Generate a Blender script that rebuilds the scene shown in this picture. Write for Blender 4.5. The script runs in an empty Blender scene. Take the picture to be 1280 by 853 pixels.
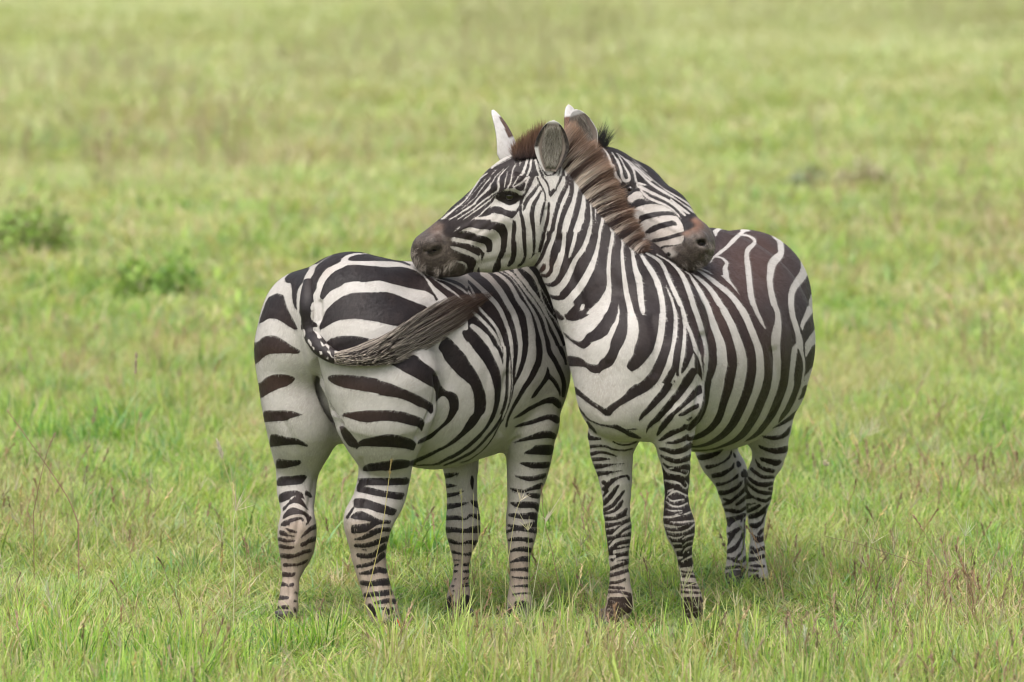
# Two plains zebras resting their heads on each other's backs in a green meadow.
import bpy, math, random
import numpy as np
from mathutils import Vector, Matrix
from mathutils.bvhtree import BVHTree

R = math.radians
rng = np.random.default_rng(7)
random.seed(7)
scene = bpy.context.scene
col = scene.collection

# ------------------------------------------------------------------ camera
CAM = np.array([0.0, -20.0, 3.0]); FPX = 7250.0; PITCH = R(5.70)
cam_d = bpy.data.cameras.new('camera'); cam = bpy.data.objects.new('camera', cam_d); col.objects.link(cam)
cam.location = CAM; cam.rotation_euler = (R(90) - PITCH, 0, 0)
cam_d.sensor_width = 36.0; cam_d.lens = 36.0 * FPX / 1280; cam_d.clip_end = 3000
cam_d.dof.use_dof = True; cam_d.dof.focus_distance = 20.1; cam_d.dof.aperture_fstop = 3.0
scene.camera = cam

# ------------------------------------------------------------------ sky, sun, exposure
SUN_EL, SUN_AZ = 62, 205          # azimuth: compass-like, 180 = behind the camera
w = bpy.data.worlds.new('World'); scene.world = w; w.use_nodes = True
nt = w.node_tree; nt.nodes.clear()
out = nt.nodes.new('ShaderNodeOutputWorld'); bg = nt.nodes.new('ShaderNodeBackground')
sky = nt.nodes.new('ShaderNodeTexSky'); sky.sky_type = 'NISHITA'; sky.sun_disc = False
sky.sun_elevation = R(SUN_EL); sky.sun_rotation = R(SUN_AZ); sky.dust_density = 6; sky.air_density = 1.2; sky.ozone_density = 1
hs = nt.nodes.new('ShaderNodeHueSaturation'); hs.inputs['Saturation'].default_value = 0.42   # thin cloud greys the blue
nt.links.new(sky.outputs[0], hs.inputs['Color']); nt.links.new(hs.outputs[0], bg.inputs[0])
bg.inputs[1].default_value = 0.15; nt.links.new(bg.outputs[0], out.inputs[0])
sd = bpy.data.lights.new('sun', 'SUN'); sd.energy = 1.15; sd.angle = R(50); sd.color = (1.0, 0.965, 0.90)
sun = bpy.data.objects.new('sun', sd); col.objects.link(sun)
_az = R(SUN_AZ); _el = R(SUN_EL)
sdir = Vector((math.sin(_az) * math.cos(_el), math.cos(_az) * math.cos(_el), math.sin(_el)))
sun.rotation_euler = sdir.to_track_quat('Z', 'Y').to_euler()
scene.view_settings.view_transform = 'Standard'; scene.view_settings.look = 'None'
scene.view_settings.exposure = 0.84; scene.view_settings.gamma = 1.0
scene.cycles.max_bounces = 6; scene.cycles.transparent_max_bounces = 8; scene.cycles.sample_clamp_indirect = 4.0
scene.cycles.use_denoising = True; scene.cycles.filter_width = 1.15

# ------------------------------------------------------------------ measuring helpers (metres from the picture)
cf = np.array([0.0, math.cos(PITCH), -math.sin(PITCH)]); cu = np.array([0.0, math.sin(PITCH), math.cos(PITCH)]); cr = np.array([1.0, 0, 0])
def ray(px, py):
    return cf * FPX + cr * (px - 640.0) - cu * (py - 426.5)
def un(px, py, Y):
    d = ray(px, py); t = (Y - CAM[1]) / d[1]; return CAM + d * t
def on_ground(px, py, z=0.0):
    d = ray(px, py); t = (z - CAM[2]) / d[2]; return CAM + d * t
def proj(P):
    q = np.asarray(P, float) - CAM; z = q @ cf
    return 640.0 + FPX * (q @ cr) / z, 426.5 - FPX * (q @ cu) / z
def mpp(Y):
    return (Y + 20.0) / FPX

def tag(o, label=None, cat=None, group=None, kind=None):
    if label: o['label'] = label
    if cat: o['category'] = cat
    if group: o['group'] = group
    if kind: o['kind'] = kind
    return o

# ------------------------------------------------------------------ materials
def mat_new(name):
    m = bpy.data.materials.new(name); m.use_nodes = True
    t = m.node_tree; t.nodes.clear(); return m, t
class NT:
    def __init__(s, t): s.t = t
    def n(s, kind, **kw):
        x = s.t.nodes.new(kind)
        for k, v in kw.items():
            if k in x.bl_rna.properties.keys(): setattr(x, k, v)
            else: x.inputs[k].default_value = v
        return x
    def l(s, a, b): s.t.links.new(a, b)
    def attr(s, name): return s.n('ShaderNodeAttribute', attribute_name=name)
    def noise(s, scale, detail=3, rough=0.5, vec=None, dist=0.0):
        x = s.n('ShaderNodeTexNoise'); x.inputs['Scale'].default_value = scale; x.inputs['Detail'].default_value = detail
        x.inputs['Roughness'].default_value = rough; x.inputs['Distortion'].default_value = dist
        if vec is not None: s.l(vec, x.inputs['Vector'])
        return x
    def math(s, op, a, b=None, c=None, clamp=False):
        x = s.n('ShaderNodeMath', operation=op); x.use_clamp = clamp
        for i, v in enumerate((a, b, c)):
            if v is None: continue
            if isinstance(v, (int, float)): x.inputs[i].default_value = v
            else: s.l(v, x.inputs[i])
        return x.outputs[0]
    def mix(s, f, a, b, bt='MIX'):
        x = s.n('ShaderNodeMix', data_type='RGBA', blend_type=bt)
        if isinstance(f, (int, float)): x.inputs[0].default_value = f
        else: s.l(f, x.inputs[0])
        for i, v in ((6, a), (7, b)):
            if isinstance(v, tuple): x.inputs[i].default_value = v + (1,) if len(v) == 3 else v
            else: s.l(v, x.inputs[i])
        return x.outputs[2]
    def ramp(s, f, stops):
        x = s.n('ShaderNodeValToRGB'); e = x.color_ramp.elements
        while len(e) < len(stops): e.new(0.5)
        for i, (p, c) in enumerate(stops): e[i].position = p; e[i].color = c + (1,)
        s.l(f, x.inputs[0]); return x.outputs[0]
    def mrange(s, v, a, b, c=0.0, d=1.0, smooth=True):
        x = s.n('ShaderNodeMapRange'); x.interpolation_type = 'SMOOTHSTEP' if smooth else 'LINEAR'
        s.l(v, x.inputs[0])
        for i, q in enumerate((a, b, c, d)): x.inputs[i + 1].default_value = q
        return x.outputs[0]

def zebra_mat():
    m, t = mat_new('zebra_coat'); N = NT(t)
    o = N.n('ShaderNodeOutputMaterial'); p = N.n('ShaderNodeBsdfPrincipled'); N.l(p.outputs[0], o.inputs[0])
    geo = N.n('ShaderNodeNewGeometry'); pos = geo.outputs['Position']
    st = N.attr('stripe').outputs['Fac']; brown = N.attr('brown').outputs['Fac']; tan = N.attr('tan').outputs['Fac']
    tint = N.attr('tint')
    n1 = N.noise(420, 2, 0.6, pos); n2 = N.noise(110, 2, 0.5, pos)
    e = N.math('ADD', N.math('MULTIPLY', N.math('SUBTRACT', n1.outputs[0], 0.5), 1.5), N.math('MULTIPLY', N.math('SUBTRACT', n2.outputs[0], 0.5), 0.9))
    f = N.mrange(N.math('ADD', st, e), -0.42, 0.42)
    big = N.noise(9, 4, 0.6, pos); fine = N.noise(260, 3, 0.7, pos); mott = N.noise(60, 4, 0.7, pos)
    wht = N.mix(N.mrange(big.outputs[0], 0.3, 0.72), (0.455, 0.43, 0.41), (0.345, 0.322, 0.298))
    wht = N.mix(N.math('MULTIPLY', N.mrange(mott.outputs[0], 0.46, 0.74), 0.42), wht, (0.29, 0.26, 0.23))
    wht = N.mix(N.math('MULTIPLY', tan, 0.8), wht, (0.30, 0.225, 0.175))
    wht = N.mix(N.math('MULTIPLY', N.mrange(fine.outputs[0], 0.5, 0.8), 0.14), wht, (0.30, 0.27, 0.245))
    blk = N.mix(N.mrange(big.outputs[0], 0.35, 0.7), (0.011, 0.008, 0.009), (0.020, 0.013, 0.012))
    blk = N.mix(brown, blk, (0.066, 0.034, 0.027))
    blk = N.mix(N.math('MULTIPLY', N.mrange(fine.outputs[0], 0.5, 0.85), 0.22), blk, (0.075, 0.060, 0.058))
    c = N.mix(f, wht, blk)
    tc = N.mix(N.math('MULTIPLY', N.mrange(fine.outputs[0], 0.42, 0.75), 0.35), tint.outputs['Color'], N.mix(0.5, tint.outputs['Color'], (0.30, 0.25, 0.21)))
    tc = N.mix(N.math('MULTIPLY', N.mrange(mott.outputs[0], 0.42, 0.70), 0.32), tc, N.mix(0.75, tc, (0.20, 0.155, 0.13)))
    c = N.mix(tint.outputs['Alpha'], c, tc)
    N.l(c, p.inputs['Base Color'])
    N.l(N.mix(f, (0.75, 0.75, 0.75), (0.52, 0.52, 0.52)), p.inputs['Roughness'])
    p.inputs['Specular IOR Level'].default_value = 0.28
    p.inputs['Sheen Weight'].default_value = 0.03; p.inputs['Sheen Roughness'].default_value = 0.45
    # short coat: fine streaks plus the low undulation of skin over muscle
    mp = N.n('ShaderNodeMapping'); mp.inputs['Scale'].default_value = (1.0, 1.0, 0.28); N.l(pos, mp.inputs[0])
    hair = N.noise(520, 2, 0.7, mp.outputs[0]); und = N.noise(14, 3, 0.55, pos); wr = N.noise(45, 2, 0.5, mp.outputs[0], 0.6)
    hsum = N.math('ADD', N.math('MULTIPLY', hair.outputs[0], 0.0011), N.math('ADD', N.math('MULTIPLY', und.outputs[0], 0.007), N.math('MULTIPLY', wr.outputs[0], 0.0012)))
    b = N.n('ShaderNodeBump'); b.inputs['Strength'].default_value = 0.8; b.inputs['Distance'].default_value = 1.0; N.l(hsum, b.inputs['Height'])
    N.l(b.outputs[0], p.inputs['Normal'])
    return m

def hair_mat(name='zebra_hair', rough=0.55, gain=1.0):
    m, t = mat_new(name); N = NT(t)
    o = N.n('ShaderNodeOutputMaterial'); p = N.n('ShaderNodeBsdfPrincipled'); N.l(p.outputs[0], o.inputs[0])
    a = N.attr('col'); N.l(a.outputs['Color'], p.inputs['Base Color'])
    p.inputs['Roughness'].default_value = rough; p.inputs['Specular IOR Level'].default_value = 0.2
    return m

def plain_mat(name, c, rough=0.6, spec=0.4, nscale=40, var=0.35):
    m, t = mat_new(name); N = NT(t)
    o = N.n('ShaderNodeOutputMaterial'); p = N.n('ShaderNodeBsdfPrincipled'); N.l(p.outputs[0], o.inputs[0])
    geo = N.n('ShaderNodeNewGeometry'); nz = N.noise(nscale, 4, 0.6, geo.outputs['Position'])
    N.l(N.mix(N.math('MULTIPLY', N.mrange(nz.outputs[0], 0.3, 0.7), 1.0), tuple(x * (1 - var) for x in c), tuple(min(1, x * (1 + var)) for x in c)), p.inputs['Base Color'])
    p.inputs['Roughness'].default_value = rough; p.inputs['Specular IOR Level'].default_value = spec
    b = N.n('ShaderNodeBump'); b.inputs['Strength'].default_value = 0.3; b.inputs['Distance'].default_value = 0.004; N.l(nz.outputs[0], b.inputs['Height']); N.l(b.outputs[0], p.inputs['Normal'])
    return m

def leaf_mat(name, trans=0.45):
    """grass and leaves: colour from the blade's own attribute, patches of growth from where it stands"""
    m, t = mat_new(name); N = NT(t)
    o = N.n('ShaderNodeOutputMaterial')
    a = N.attr('col'); geo = N.n('ShaderNodeNewGeometry')
    oi = N.n('ShaderNodeObjectInfo')
    sep = N.n('ShaderNodeSeparateXYZ'); N.l(geo.outputs['Position'], sep.inputs[0])
    cmb = N.n('ShaderNodeCombineXYZ'); N.l(sep.outputs[0], cmb.inputs[0]); N.l(N.math('MULTIPLY', sep.outputs[1], 0.45), cmb.inputs[1])
    p1 = N.noise(0.9, 4, 0.6, cmb.outputs[0]); p2 = N.noise(2.6, 3, 0.6, cmb.outputs[0])
    c = a.outputs['Color']
    rnd = oi.outputs['Random']
    c = N.mix(N.math('MULTIPLY', N.mrange(rnd, .72, .98), .62), c, N.mix(.25, (.50, .33, .25), c))
    c = N.mix(N.math('MULTIPLY', N.mrange(rnd, .30, .04), .55), c, N.mix(1.0, c, (.55, .72, .55), 'MULTIPLY'))
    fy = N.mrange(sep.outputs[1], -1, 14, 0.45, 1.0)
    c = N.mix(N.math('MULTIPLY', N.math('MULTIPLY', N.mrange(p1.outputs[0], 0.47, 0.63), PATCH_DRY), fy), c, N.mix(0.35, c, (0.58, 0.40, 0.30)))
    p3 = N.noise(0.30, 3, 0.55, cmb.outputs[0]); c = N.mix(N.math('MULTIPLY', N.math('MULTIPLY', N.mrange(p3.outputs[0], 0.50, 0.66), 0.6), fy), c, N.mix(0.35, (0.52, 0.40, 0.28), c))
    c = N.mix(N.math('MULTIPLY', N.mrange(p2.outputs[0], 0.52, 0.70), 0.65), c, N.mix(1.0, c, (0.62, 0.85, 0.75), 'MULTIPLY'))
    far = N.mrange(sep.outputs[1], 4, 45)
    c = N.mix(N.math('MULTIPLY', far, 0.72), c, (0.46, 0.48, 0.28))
    d = N.n('ShaderNodeBsdfPrincipled'); d.inputs['Roughness'].default_value = 0.5; d.inputs['Specular IOR Level'].default_value = 0.3
    N.l(c, d.inputs['Base Color'])
    tr = N.n('ShaderNodeBsdfTranslucent'); N.l(N.mix(1.0, c, (1.1, 1.15, 0.6), 'MULTIPLY'), tr.inputs[0])
    mx = N.n('ShaderNodeMixShader'); mx.inputs[0].default_value = trans
    N.l(d.outputs[0], mx.inputs[1]); N.l(tr.outputs[0], mx.inputs[2]); N.l(mx.outputs[0], o.inputs[0])
    return m
PATCH_DRY = 0.8

M_COAT = zebra_mat(); M_HAIR = hair_mat()
M_HOOF = plain_mat('hoof_horn', (0.045, 0.038, 0.034), 0.5, 0.4, 60)
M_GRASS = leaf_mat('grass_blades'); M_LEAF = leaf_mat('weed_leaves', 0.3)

def eye_mat():
    m, t = mat_new('eye_dark'); N = NT(t)
    o = N.n('ShaderNodeOutputMaterial'); p = N.n('ShaderNodeBsdfPrincipled'); N.l(p.outputs[0], o.inputs[0])
    p.inputs['Base Color'].default_value = (0.012, 0.008, 0.006, 1); p.inputs['Roughness'].default_value = 0.14
    p.inputs['Coat Weight'].default_value = 0.15; return m
M_EYE = eye_mat()

# ------------------------------------------------------------------ mesh from arrays
def mesh_obj(name, V, F, mat, parent=None, smooth=True, colors=None, floats=None, cname='col', link=True):
    """F: (n,3) or (n,4) int array, or a list of such arrays"""
    me = bpy.data.meshes.new(name)
    V = np.ascontiguousarray(V, np.float32)
    Fs = F if isinstance(F, list) else [F]
    Fs = [np.asarray(f, np.int32) for f in Fs if len(f)]
    me.vertices.add(len(V)); me.vertices.foreach_set('co', V.ravel())
    nl = sum(f.size for f in Fs); npoly = sum(len(f) for f in Fs)
    me.loops.add(nl); me.polygons.add(npoly)
    me.loops.foreach_set('vertex_index', np.concatenate([f.ravel() for f in Fs]))
    starts = []; s = 0
    for f in Fs:
        starts.append(np.arange(len(f)) * f.shape[1] + s); s += f.size
    me.polygons.foreach_set('loop_start', np.concatenate(starts).astype(np.int32))
    me.update(calc_edges=True)
    me.polygons.foreach_set('use_smooth', np.full(npoly, smooth))
    if colors is not None:
        a = me.attributes.new(cname, 'FLOAT_COLOR', 'POINT'); cc = np.asarray(colors, np.float32)
        if cc.shape[1] == 3: cc = np.hstack([cc, np.ones((len(cc), 1), np.float32)])
        a.data.foreach_set('color', cc.ravel())
    for k, v in (floats or {}).items():
        a = me.attributes.new(k, 'FLOAT', 'POINT'); a.data.foreach_set('value', np.asarray(v, np.float32))
    if mat: me.materials.append(mat)
    o = bpy.data.objects.new(name, me)
    if link: col.objects.link(o)
    if parent: o.parent = parent
    return o
def empty(name, loc):
    o = bpy.data.objects.new(name, None); o.location = loc; o.empty_display_size = 0.2; col.objects.link(o); return o
def attach(o, root):
    o.parent = root; o.matrix_parent_inverse = Matrix.Translation(-Vector(root.location))
# ------------------------------------------------------------------ ground
DIPS = [(585, 783, -.045, .38, .22), (650, 776, -.028, .32, .22)]
def gz(x, y):
    x = np.asarray(x, float); y = np.asarray(y, float)
    z = 0.012 * np.sin(x * 1.9 + y * .7) * np.sin(y * 1.3 - x * .5)
    m = np.clip((y - 3) / 12, 0, 1); z = z * 1.0 + m * (.05 * np.sin(x * .31 + y * .17 + 1) + .06 * np.sin(y * .43 - x * .12))
    for px, py, d, Y, r in DIPS:
        c = un(px, py, Y); z = z + d * np.exp(-((x - c[0]) ** 2 + (y - Y) ** 2) / r ** 2)
    near = np.exp(-((x / 1.6) ** 2 + ((y - .3) / 1.4) ** 2)); 
    return z - near * 0.012 * np.sin(x * 1.9 + y * .7) * np.sin(y * 1.3 - x * .5)
def axis(segs): return np.unique(np.concatenate([np.arange(a, b, s) for a, b, s in segs]))
gx = axis([(-600, -30, 30), (-30, -6, 1.5), (-6, 6, .15), (6, 30, 1.5), (30, 601, 30)])
gy = axis([(-60, -6, 3), (-6, 16, .15), (16, 90, 1), (90, 1500, 40)])
X, Y = np.meshgrid(gx, gy, indexing='ij'); Z = gz(X, Y)
Vg = np.stack([X, Y, Z], -1).reshape(-1, 3); ny = len(gy)
I, J = np.meshgrid(np.arange(len(gx) - 1), np.arange(ny - 1), indexing='ij'); a = (I * ny + J).ravel()
Fg = np.stack([a, a + ny, a + ny + 1, a + 1], 1)
def ground_mat():
    m, t = mat_new('meadow_soil'); N = NT(t)
    o = N.n('ShaderNodeOutputMaterial'); p = N.n('ShaderNodeBsdfPrincipled'); N.l(p.outputs[0], o.inputs[0])
    geo = N.n('ShaderNodeNewGeometry'); n1 = N.noise(3, 5, 0.65, geo.outputs['Position']); n2 = N.noise(25, 5, 0.7, geo.outputs['Position'])
    c = N.ramp(n1.outputs[0], [(.3, (.075, .11, .028)), (.55, (.11, .15, .04)), (.75, (.15, .13, .06))])
    c = N.mix(N.mrange(n2.outputs[0], .45, .7), c, (.05, .06, .02))
    sep = N.n('ShaderNodeSeparateXYZ'); N.l(geo.outputs['Position'], sep.inputs[0])
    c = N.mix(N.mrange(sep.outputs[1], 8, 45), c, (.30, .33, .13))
    N.l(c, p.inputs['Base Color']); p.inputs['Roughness'].default_value = .9
    b = N.n('ShaderNodeBump'); b.inputs['Strength'].default_value = .6; b.inputs['Distance'].default_value = .03; N.l(n2.outputs[0], b.inputs['Height']); N.l(b.outputs[0], p.inputs['Normal'])
    return m
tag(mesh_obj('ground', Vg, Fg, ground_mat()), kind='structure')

# ------------------------------------------------------------------ grass tufts
PAL = dict(lime=(.36, .54, .09), yell=(.50, .57, .17), mid=(.23, .41, .075), blue=(.22, .41, .18), deep=(.09, .20, .035), straw=(.66, .56, .36), red=(.42, .28, .21), pale=(.70, .66, .50))
def blades(n, rad, h, lean, width, mix, g, seg=3, droop=.35):
    """n curved tapering blades; returns verts, quads, colours"""
    r = rad * np.sqrt(g.uniform(0, 1, n)); a = g.uniform(0, 6.283, n)
    B = np.stack([r * np.cos(a), r * np.sin(a), np.full(n, -.01)], 1)
    ht = h * g.uniform(.45, 1.1, n); la = a + g.normal(0, .9, n); ln = ht * np.abs(g.normal(lean, lean * .5, n))
    D = np.stack([np.cos(la), np.sin(la), np.zeros(n)], 1)
    w_ = width * g.uniform(.6, 1.3, n); wa = la + math.pi / 2 + g.normal(0, .7, n); S = np.stack([np.cos(wa), np.sin(wa), 0.2 * g.normal(size=n)], 1)
    dr = droop * g.uniform(0, 1.3, n) ** 2
    V = []; 
    for j in range(seg + 1):
        t = j / seg
        P = B + D * (ln * t ** 1.7)[:, None] + np.array([0, 0, 1.0]) * (ht * (t - dr * t ** 3))[:, None]
        ww = (w_ * (1 - t ** 2.2) * (.75 + .5 * min(t * 3, 1)))[:, None] * .5 + 1e-5
        V += [P - S * ww, P + S * ww]
    V = np.stack(V, 1); nv = 2 * (seg + 1)
    F = np.array([[2 * j, 2 * j + 1, 2 * j + 3, 2 * j + 2] for j in range(seg)])
    F = (np.arange(n)[:, None, None] * nv + F[None]).reshape(-1, 4)
    keys = list(mix); pr = np.array([mix[k] for k in keys], float); pr /= pr.sum()
    pc = np.array([PAL[k] for k in keys])[g.choice(len(keys), n, p=pr)] * g.uniform(.75, 1.25, (n, 1))
    tipc = pc * .75 + np.array(PAL['straw']) * .25
    C = np.stack([pc * (.88 if j == 0 else 1) if j < 2 * seg - 1 else tipc for j in range(nv)], 1)
    return V.reshape(-1, 3), F, C.reshape(-1, 3)
def thin_tube(path, rads, colr, ns=3):
    path = np.array(path, float); V = []; T = np.gradient(path, axis=0)
    for p, t_, r in zip(path, T, rads):
        t_ = t_ / (np.linalg.norm(t_) + 1e-9); u = np.cross(t_, [.3, .9, .1]); u /= np.linalg.norm(u); v = np.cross(t_, u)
        for k in range(ns): an = k * 2 * math.pi / ns; V.append(p + (u * math.cos(an) + v * math.sin(an)) * r)
    n = len(path)
    F = [(s * ns + k, s * ns + (k + 1) % ns, (s + 1) * ns + (k + 1) % ns, (s + 1) * ns + k) for s in range(n - 1) for k in range(ns)]
    return np.array(V), np.array(F), np.tile(np.array(colr, float), (len(V), 1))
def merge(L):
    V = []; F = []; C = []; o = 0
    for v, f, c in L: V.append(v); F.append(f + o); C.append(c); o += len(v)
    return np.concatenate(V), np.concatenate(F), np.concatenate(C)
def stalk(h, g, lean=.25, colr='red', head='spike', r=.0016, sc=1.0):
    a = g.uniform(0, 6.28); d = np.array([math.cos(a), math.sin(a), 0]) * lean * h * g.uniform(.2, 1.3)
    ts = np.linspace(0, 1, 7); P = [d * t ** 1.5 + np.array([0, 0, h * t]) + g.normal(0, .003, 3) * (t > 0) for t in ts]
    c = np.array(PAL[colr]) * g.uniform(.7, 1.25); L = [thin_tube(P, [r * (1 - .5 * t) for t in ts], c)]
    tip = P[-1]; ax = (P[-1] - P[-2]); ax /= np.linalg.norm(ax)
    if head == 'spike':
        n = 26; q = g.uniform(0, 1, n); st = tip - ax * (.055 * q * sc)[:, None]; dd = ax * .012 + g.normal(0, .004, (n, 3))
        for s_, e_ in zip(st, dd): L.append(thin_tube([s_, s_ + e_ * .6, s_ + e_ * 1.1], [.0006, .0014 * sc, .0002], c * g.uniform(.7, 1.5)))
    elif head == 'fan':
        for _ in range(6):
            e = ax * g.uniform(.035, .06) + g.normal(0, .02, 3); L.append(thin_tube([tip, tip + e * .5 + g.normal(0, .001, 3), tip + e], [.0008, .0011, .0003], np.array(PAL['pale']) * g.uniform(.7, 1.0)))
    elif head == 'open':
        for k in range(9):
            s_ = tip - ax * .012 * k; e = g.normal(0, .016, 3) + ax * .02; L.append(thin_tube([s_, s_ + e * .5, s_ + e], [.0004, .0004, .0009], c * 1.2))
    return merge(L)

SRC = bpy.data.collections.new('tufts')
def variant(i, parts):
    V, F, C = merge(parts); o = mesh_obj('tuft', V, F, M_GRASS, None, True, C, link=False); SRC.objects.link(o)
    o.name = 'tuft_%03d' % i
g = np.random.default_rng(11); nvar = 0; KIND = {}
def add(kind, parts):
    global nvar
    variant(nvar, parts); KIND.setdefault(kind, []).append(nvar); nvar += 1
G1 = dict(lime=6, yell=3, mid=4, blue=1.6, deep=3, straw=2.2, red=1.0)
G2 = dict(lime=3, yell=3, mid=2, blue=2, straw=3, red=1.2, deep=1)
G3 = dict(blue=5, mid=4, deep=2, lime=1)
for _ in range(6): add('near', [blades(46, .085, .135, .55, .0042, G1, g), blades(26, .10, .06, 1.0, .005, G1, g, droop=.8)])
for _ in range(3): add('near', [blades(40, .10, .11, .8, .0036, G2, g), blades(30, .11, .05, 1.2, .004, G2, g, droop=.9)])
for _ in range(3): add('tall', [blades(34, .06, .22, .35, .0048, G1, g, seg=5), blades(20, .08, .10, .8, .005, G1, g)])
for _ in range(2): add('lush', [blades(60, .08, .17, .55, .0065, G3, g, seg=5)])
for _ in range(2):                                      # small broad-leaved herbs between the grass
    v = blades(60, .09, .05, 1.3, .012, G3, g, seg=3, droop=.9); add('herb', [v])
for _ in range(6): add('far', [blades(55, .20, .16, .6, .012, G1 if _ < 4 else G2, g, seg=3)])
ND = nvar
for k in range(5): add('dry', [stalk(g.uniform(.12, .26), g, .35, 'red', 'spike'), stalk(g.uniform(.10, .2), g, .5, 'red', 'open'), blades(6, .03, .12, .5, .003, dict(straw=2, red=2), g)])
for k in range(3): add('pale', [stalk(g.uniform(.16, .30), g, .3, 'yell', 'fan', sc=.8), stalk(g.uniform(.12, .24), g, .4, 'straw', 'spike')])
for k in range(2): add('dead', [blades(26, .06, .13, .8, .0035, dict(straw=3, red=2, pale=1), g)])

def scatter_nodes(name):
    ng = bpy.data.node_groups.new(name, 'GeometryNodeTree')
    ng.interface.new_socket('Geometry', in_out='INPUT', socket_type='NodeSocketGeometry'); ng.interface.new_socket('Geometry', in_out='OUTPUT', socket_type='NodeSocketGeometry')
    N = ng.nodes; L = ng.links; gi = N.new('NodeGroupInput'); go = N.new('NodeGroupOutput')
    ci = N.new('GeometryNodeCollectionInfo'); ci.inputs['Collection'].default_value = SRC; ci.inputs['Separate Children'].default_value = True; ci.inputs['Reset Children'].default_value = True
    ip = N.new('GeometryNodeInstanceOnPoints'); ip.inputs['Pick Instance'].default_value = True
    def na(nm, dt):
        x = N.new('GeometryNodeInputNamedAttribute'); x.data_type = dt; x.inputs['Name'].default_value = nm; return x.outputs['Attribute']
    mp = N.new('GeometryNodeMeshToPoints')
    L.new(gi.outputs[0], mp.inputs[0]); L.new(mp.outputs[0], ip.inputs['Points'])
    L.new(ci.outputs[0], ip.inputs['Instance']); L.new(na('idx', 'INT'), ip.inputs['Instance Index'])
    L.new(na('rot', 'FLOAT_VECTOR'), ip.inputs['Rotation']); L.new(na('scl', 'FLOAT_VECTOR'), ip.inputs['Scale'])
    L.new(ip.outputs[0], go.inputs[0]); return ng
def scatter(name, P, idx, scl, label=None, cat=None):
    me = bpy.data.meshes.new(name); me.vertices.add(len(P)); me.vertices.foreach_set('co', P.astype(np.float32).ravel())
    a = me.attributes.new('idx', 'INT', 'POINT'); a.data.foreach_set('value', idx.astype(np.int32))
    rot = np.stack([g.normal(0, .10, len(P)), g.normal(0, .10, len(P)), g.uniform(0, 6.283, len(P))], 1)
    a = me.attributes.new('rot', 'FLOAT_VECTOR', 'POINT'); a.data.foreach_set('vector', rot.astype(np.float32).ravel())
    a = me.attributes.new('scl', 'FLOAT_VECTOR', 'POINT'); a.data.foreach_set('vector', scl.astype(np.float32).ravel())
    o = bpy.data.objects.new(name, me); col.objects.link(o)
    md = o.modifiers.new('scatter', 'NODES'); md.node_group = scatter_nodes(name)
    me.materials.append(M_GRASS)
    tag(o, label, cat, kind='stuff'); return o
def vnoise(x, y, seed, oct=3):
    """value noise for where things grow"""
    r = np.random.default_rng(seed); T = r.uniform(0, 1, (64, 64)); v = 0; amp = 1; tot = 0
    for k in range(oct):
        u = (x * 2 ** k) % 64; w_ = (y * 2 ** k) % 64; i = u.astype(int); j = w_.astype(int); fu = u - i; fw = w_ - j; fu = fu * fu * (3 - 2 * fu); fw = fw * fw * (3 - 2 * fw)
        i1 = (i + 1) % 64; j1 = (j + 1) % 64
        v = v + amp * (T[i, j] * (1 - fu) * (1 - fw) + T[i1, j] * fu * (1 - fw) + T[i, j1] * (1 - fu) * fw + T[i1, j1] * fu * fw); tot += amp; amp *= .5
    return v / tot
def field(y0, y1, dens, marg=1.3):
    """random points over the strip of meadow the camera could see, with a margin to either side"""
    A = 0; w1 = (y1 + 20) * .092 + marg; n = int((y1 - y0) * 2 * w1 * dens)
    x = g.uniform(-w1, w1, n); y = g.uniform(y0, y1, n); k = np.abs(x) < (y + 20) * .092 + marg
    return x[k], y[k]
def pick(kinds, n): a = np.concatenate([KIND[k] for k in kinds]); return a[g.integers(0, len(a), n)]

xs, ys, ii, ss = [], [], [], []
def put(x, y, kinds, lo, hi, zs=1.0):
    n = len(x); s = g.uniform(lo, hi, n); xs.append(x); ys.append(y); ii.append(pick(kinds, n)); ss.append(np.stack([s, s, s * (zs if not np.isscalar(zs) else np.full(n, zs))], 1))
def keepoff(x, y):
    """the hooves press the grass down where they stand"""
    k = np.ones(len(x), bool)
    for px, py, Y in ((360, 783, .05), (490, 791, -.12), (585, 783, .38), (652, 776, .32), (757, 783, .02), (866, 783, 0), (919, 733, 1.02), (949, 735, .94)):
        c = un(px, py, Y); k &= (x - c[0]) ** 2 + (y - Y) ** 2 > .045 ** 2
    return k
x, y = field(-2.6, 3.2, 165); k = keepoff(x, y); x, y = x[k], y[k]; hgt = .30 + 1.25 * vnoise(x * 1.1 + 9, y * 1.1 + 30, 5); hgt *= 1 - .50 * np.exp(-((x / 1.25) ** 4 + ((y - .30) / 1.0) ** 4))
put(x, y, ['near', 'near', 'herb'], .75, 1.15, hgt)
x, y = field(3.2, 10, 120, 1.4); put(x, y, ['near', 'near', 'near', 'herb'], .8, 1.25, .5 + .6 * vnoise(x + 3, y * .8 + 20, 5))
x, y = field(10, 25, 52, 1.8); put(x, y, ['near', 'near', 'far'], .9, 1.5, .4 + .5 * vnoise(x * .6 + 3, y * .5 + 20, 6))
x, y = field(25, 62, 17, 3); put(x, y, ['far'], 1.2, 2.2, .35 + .6 * vnoise(x * .4 + 3, y * .3 + 20, 7))
x, y = field(62, 110, 3, 6); put(x, y, ['far'], 3.0, 4.5, .5)
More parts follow.
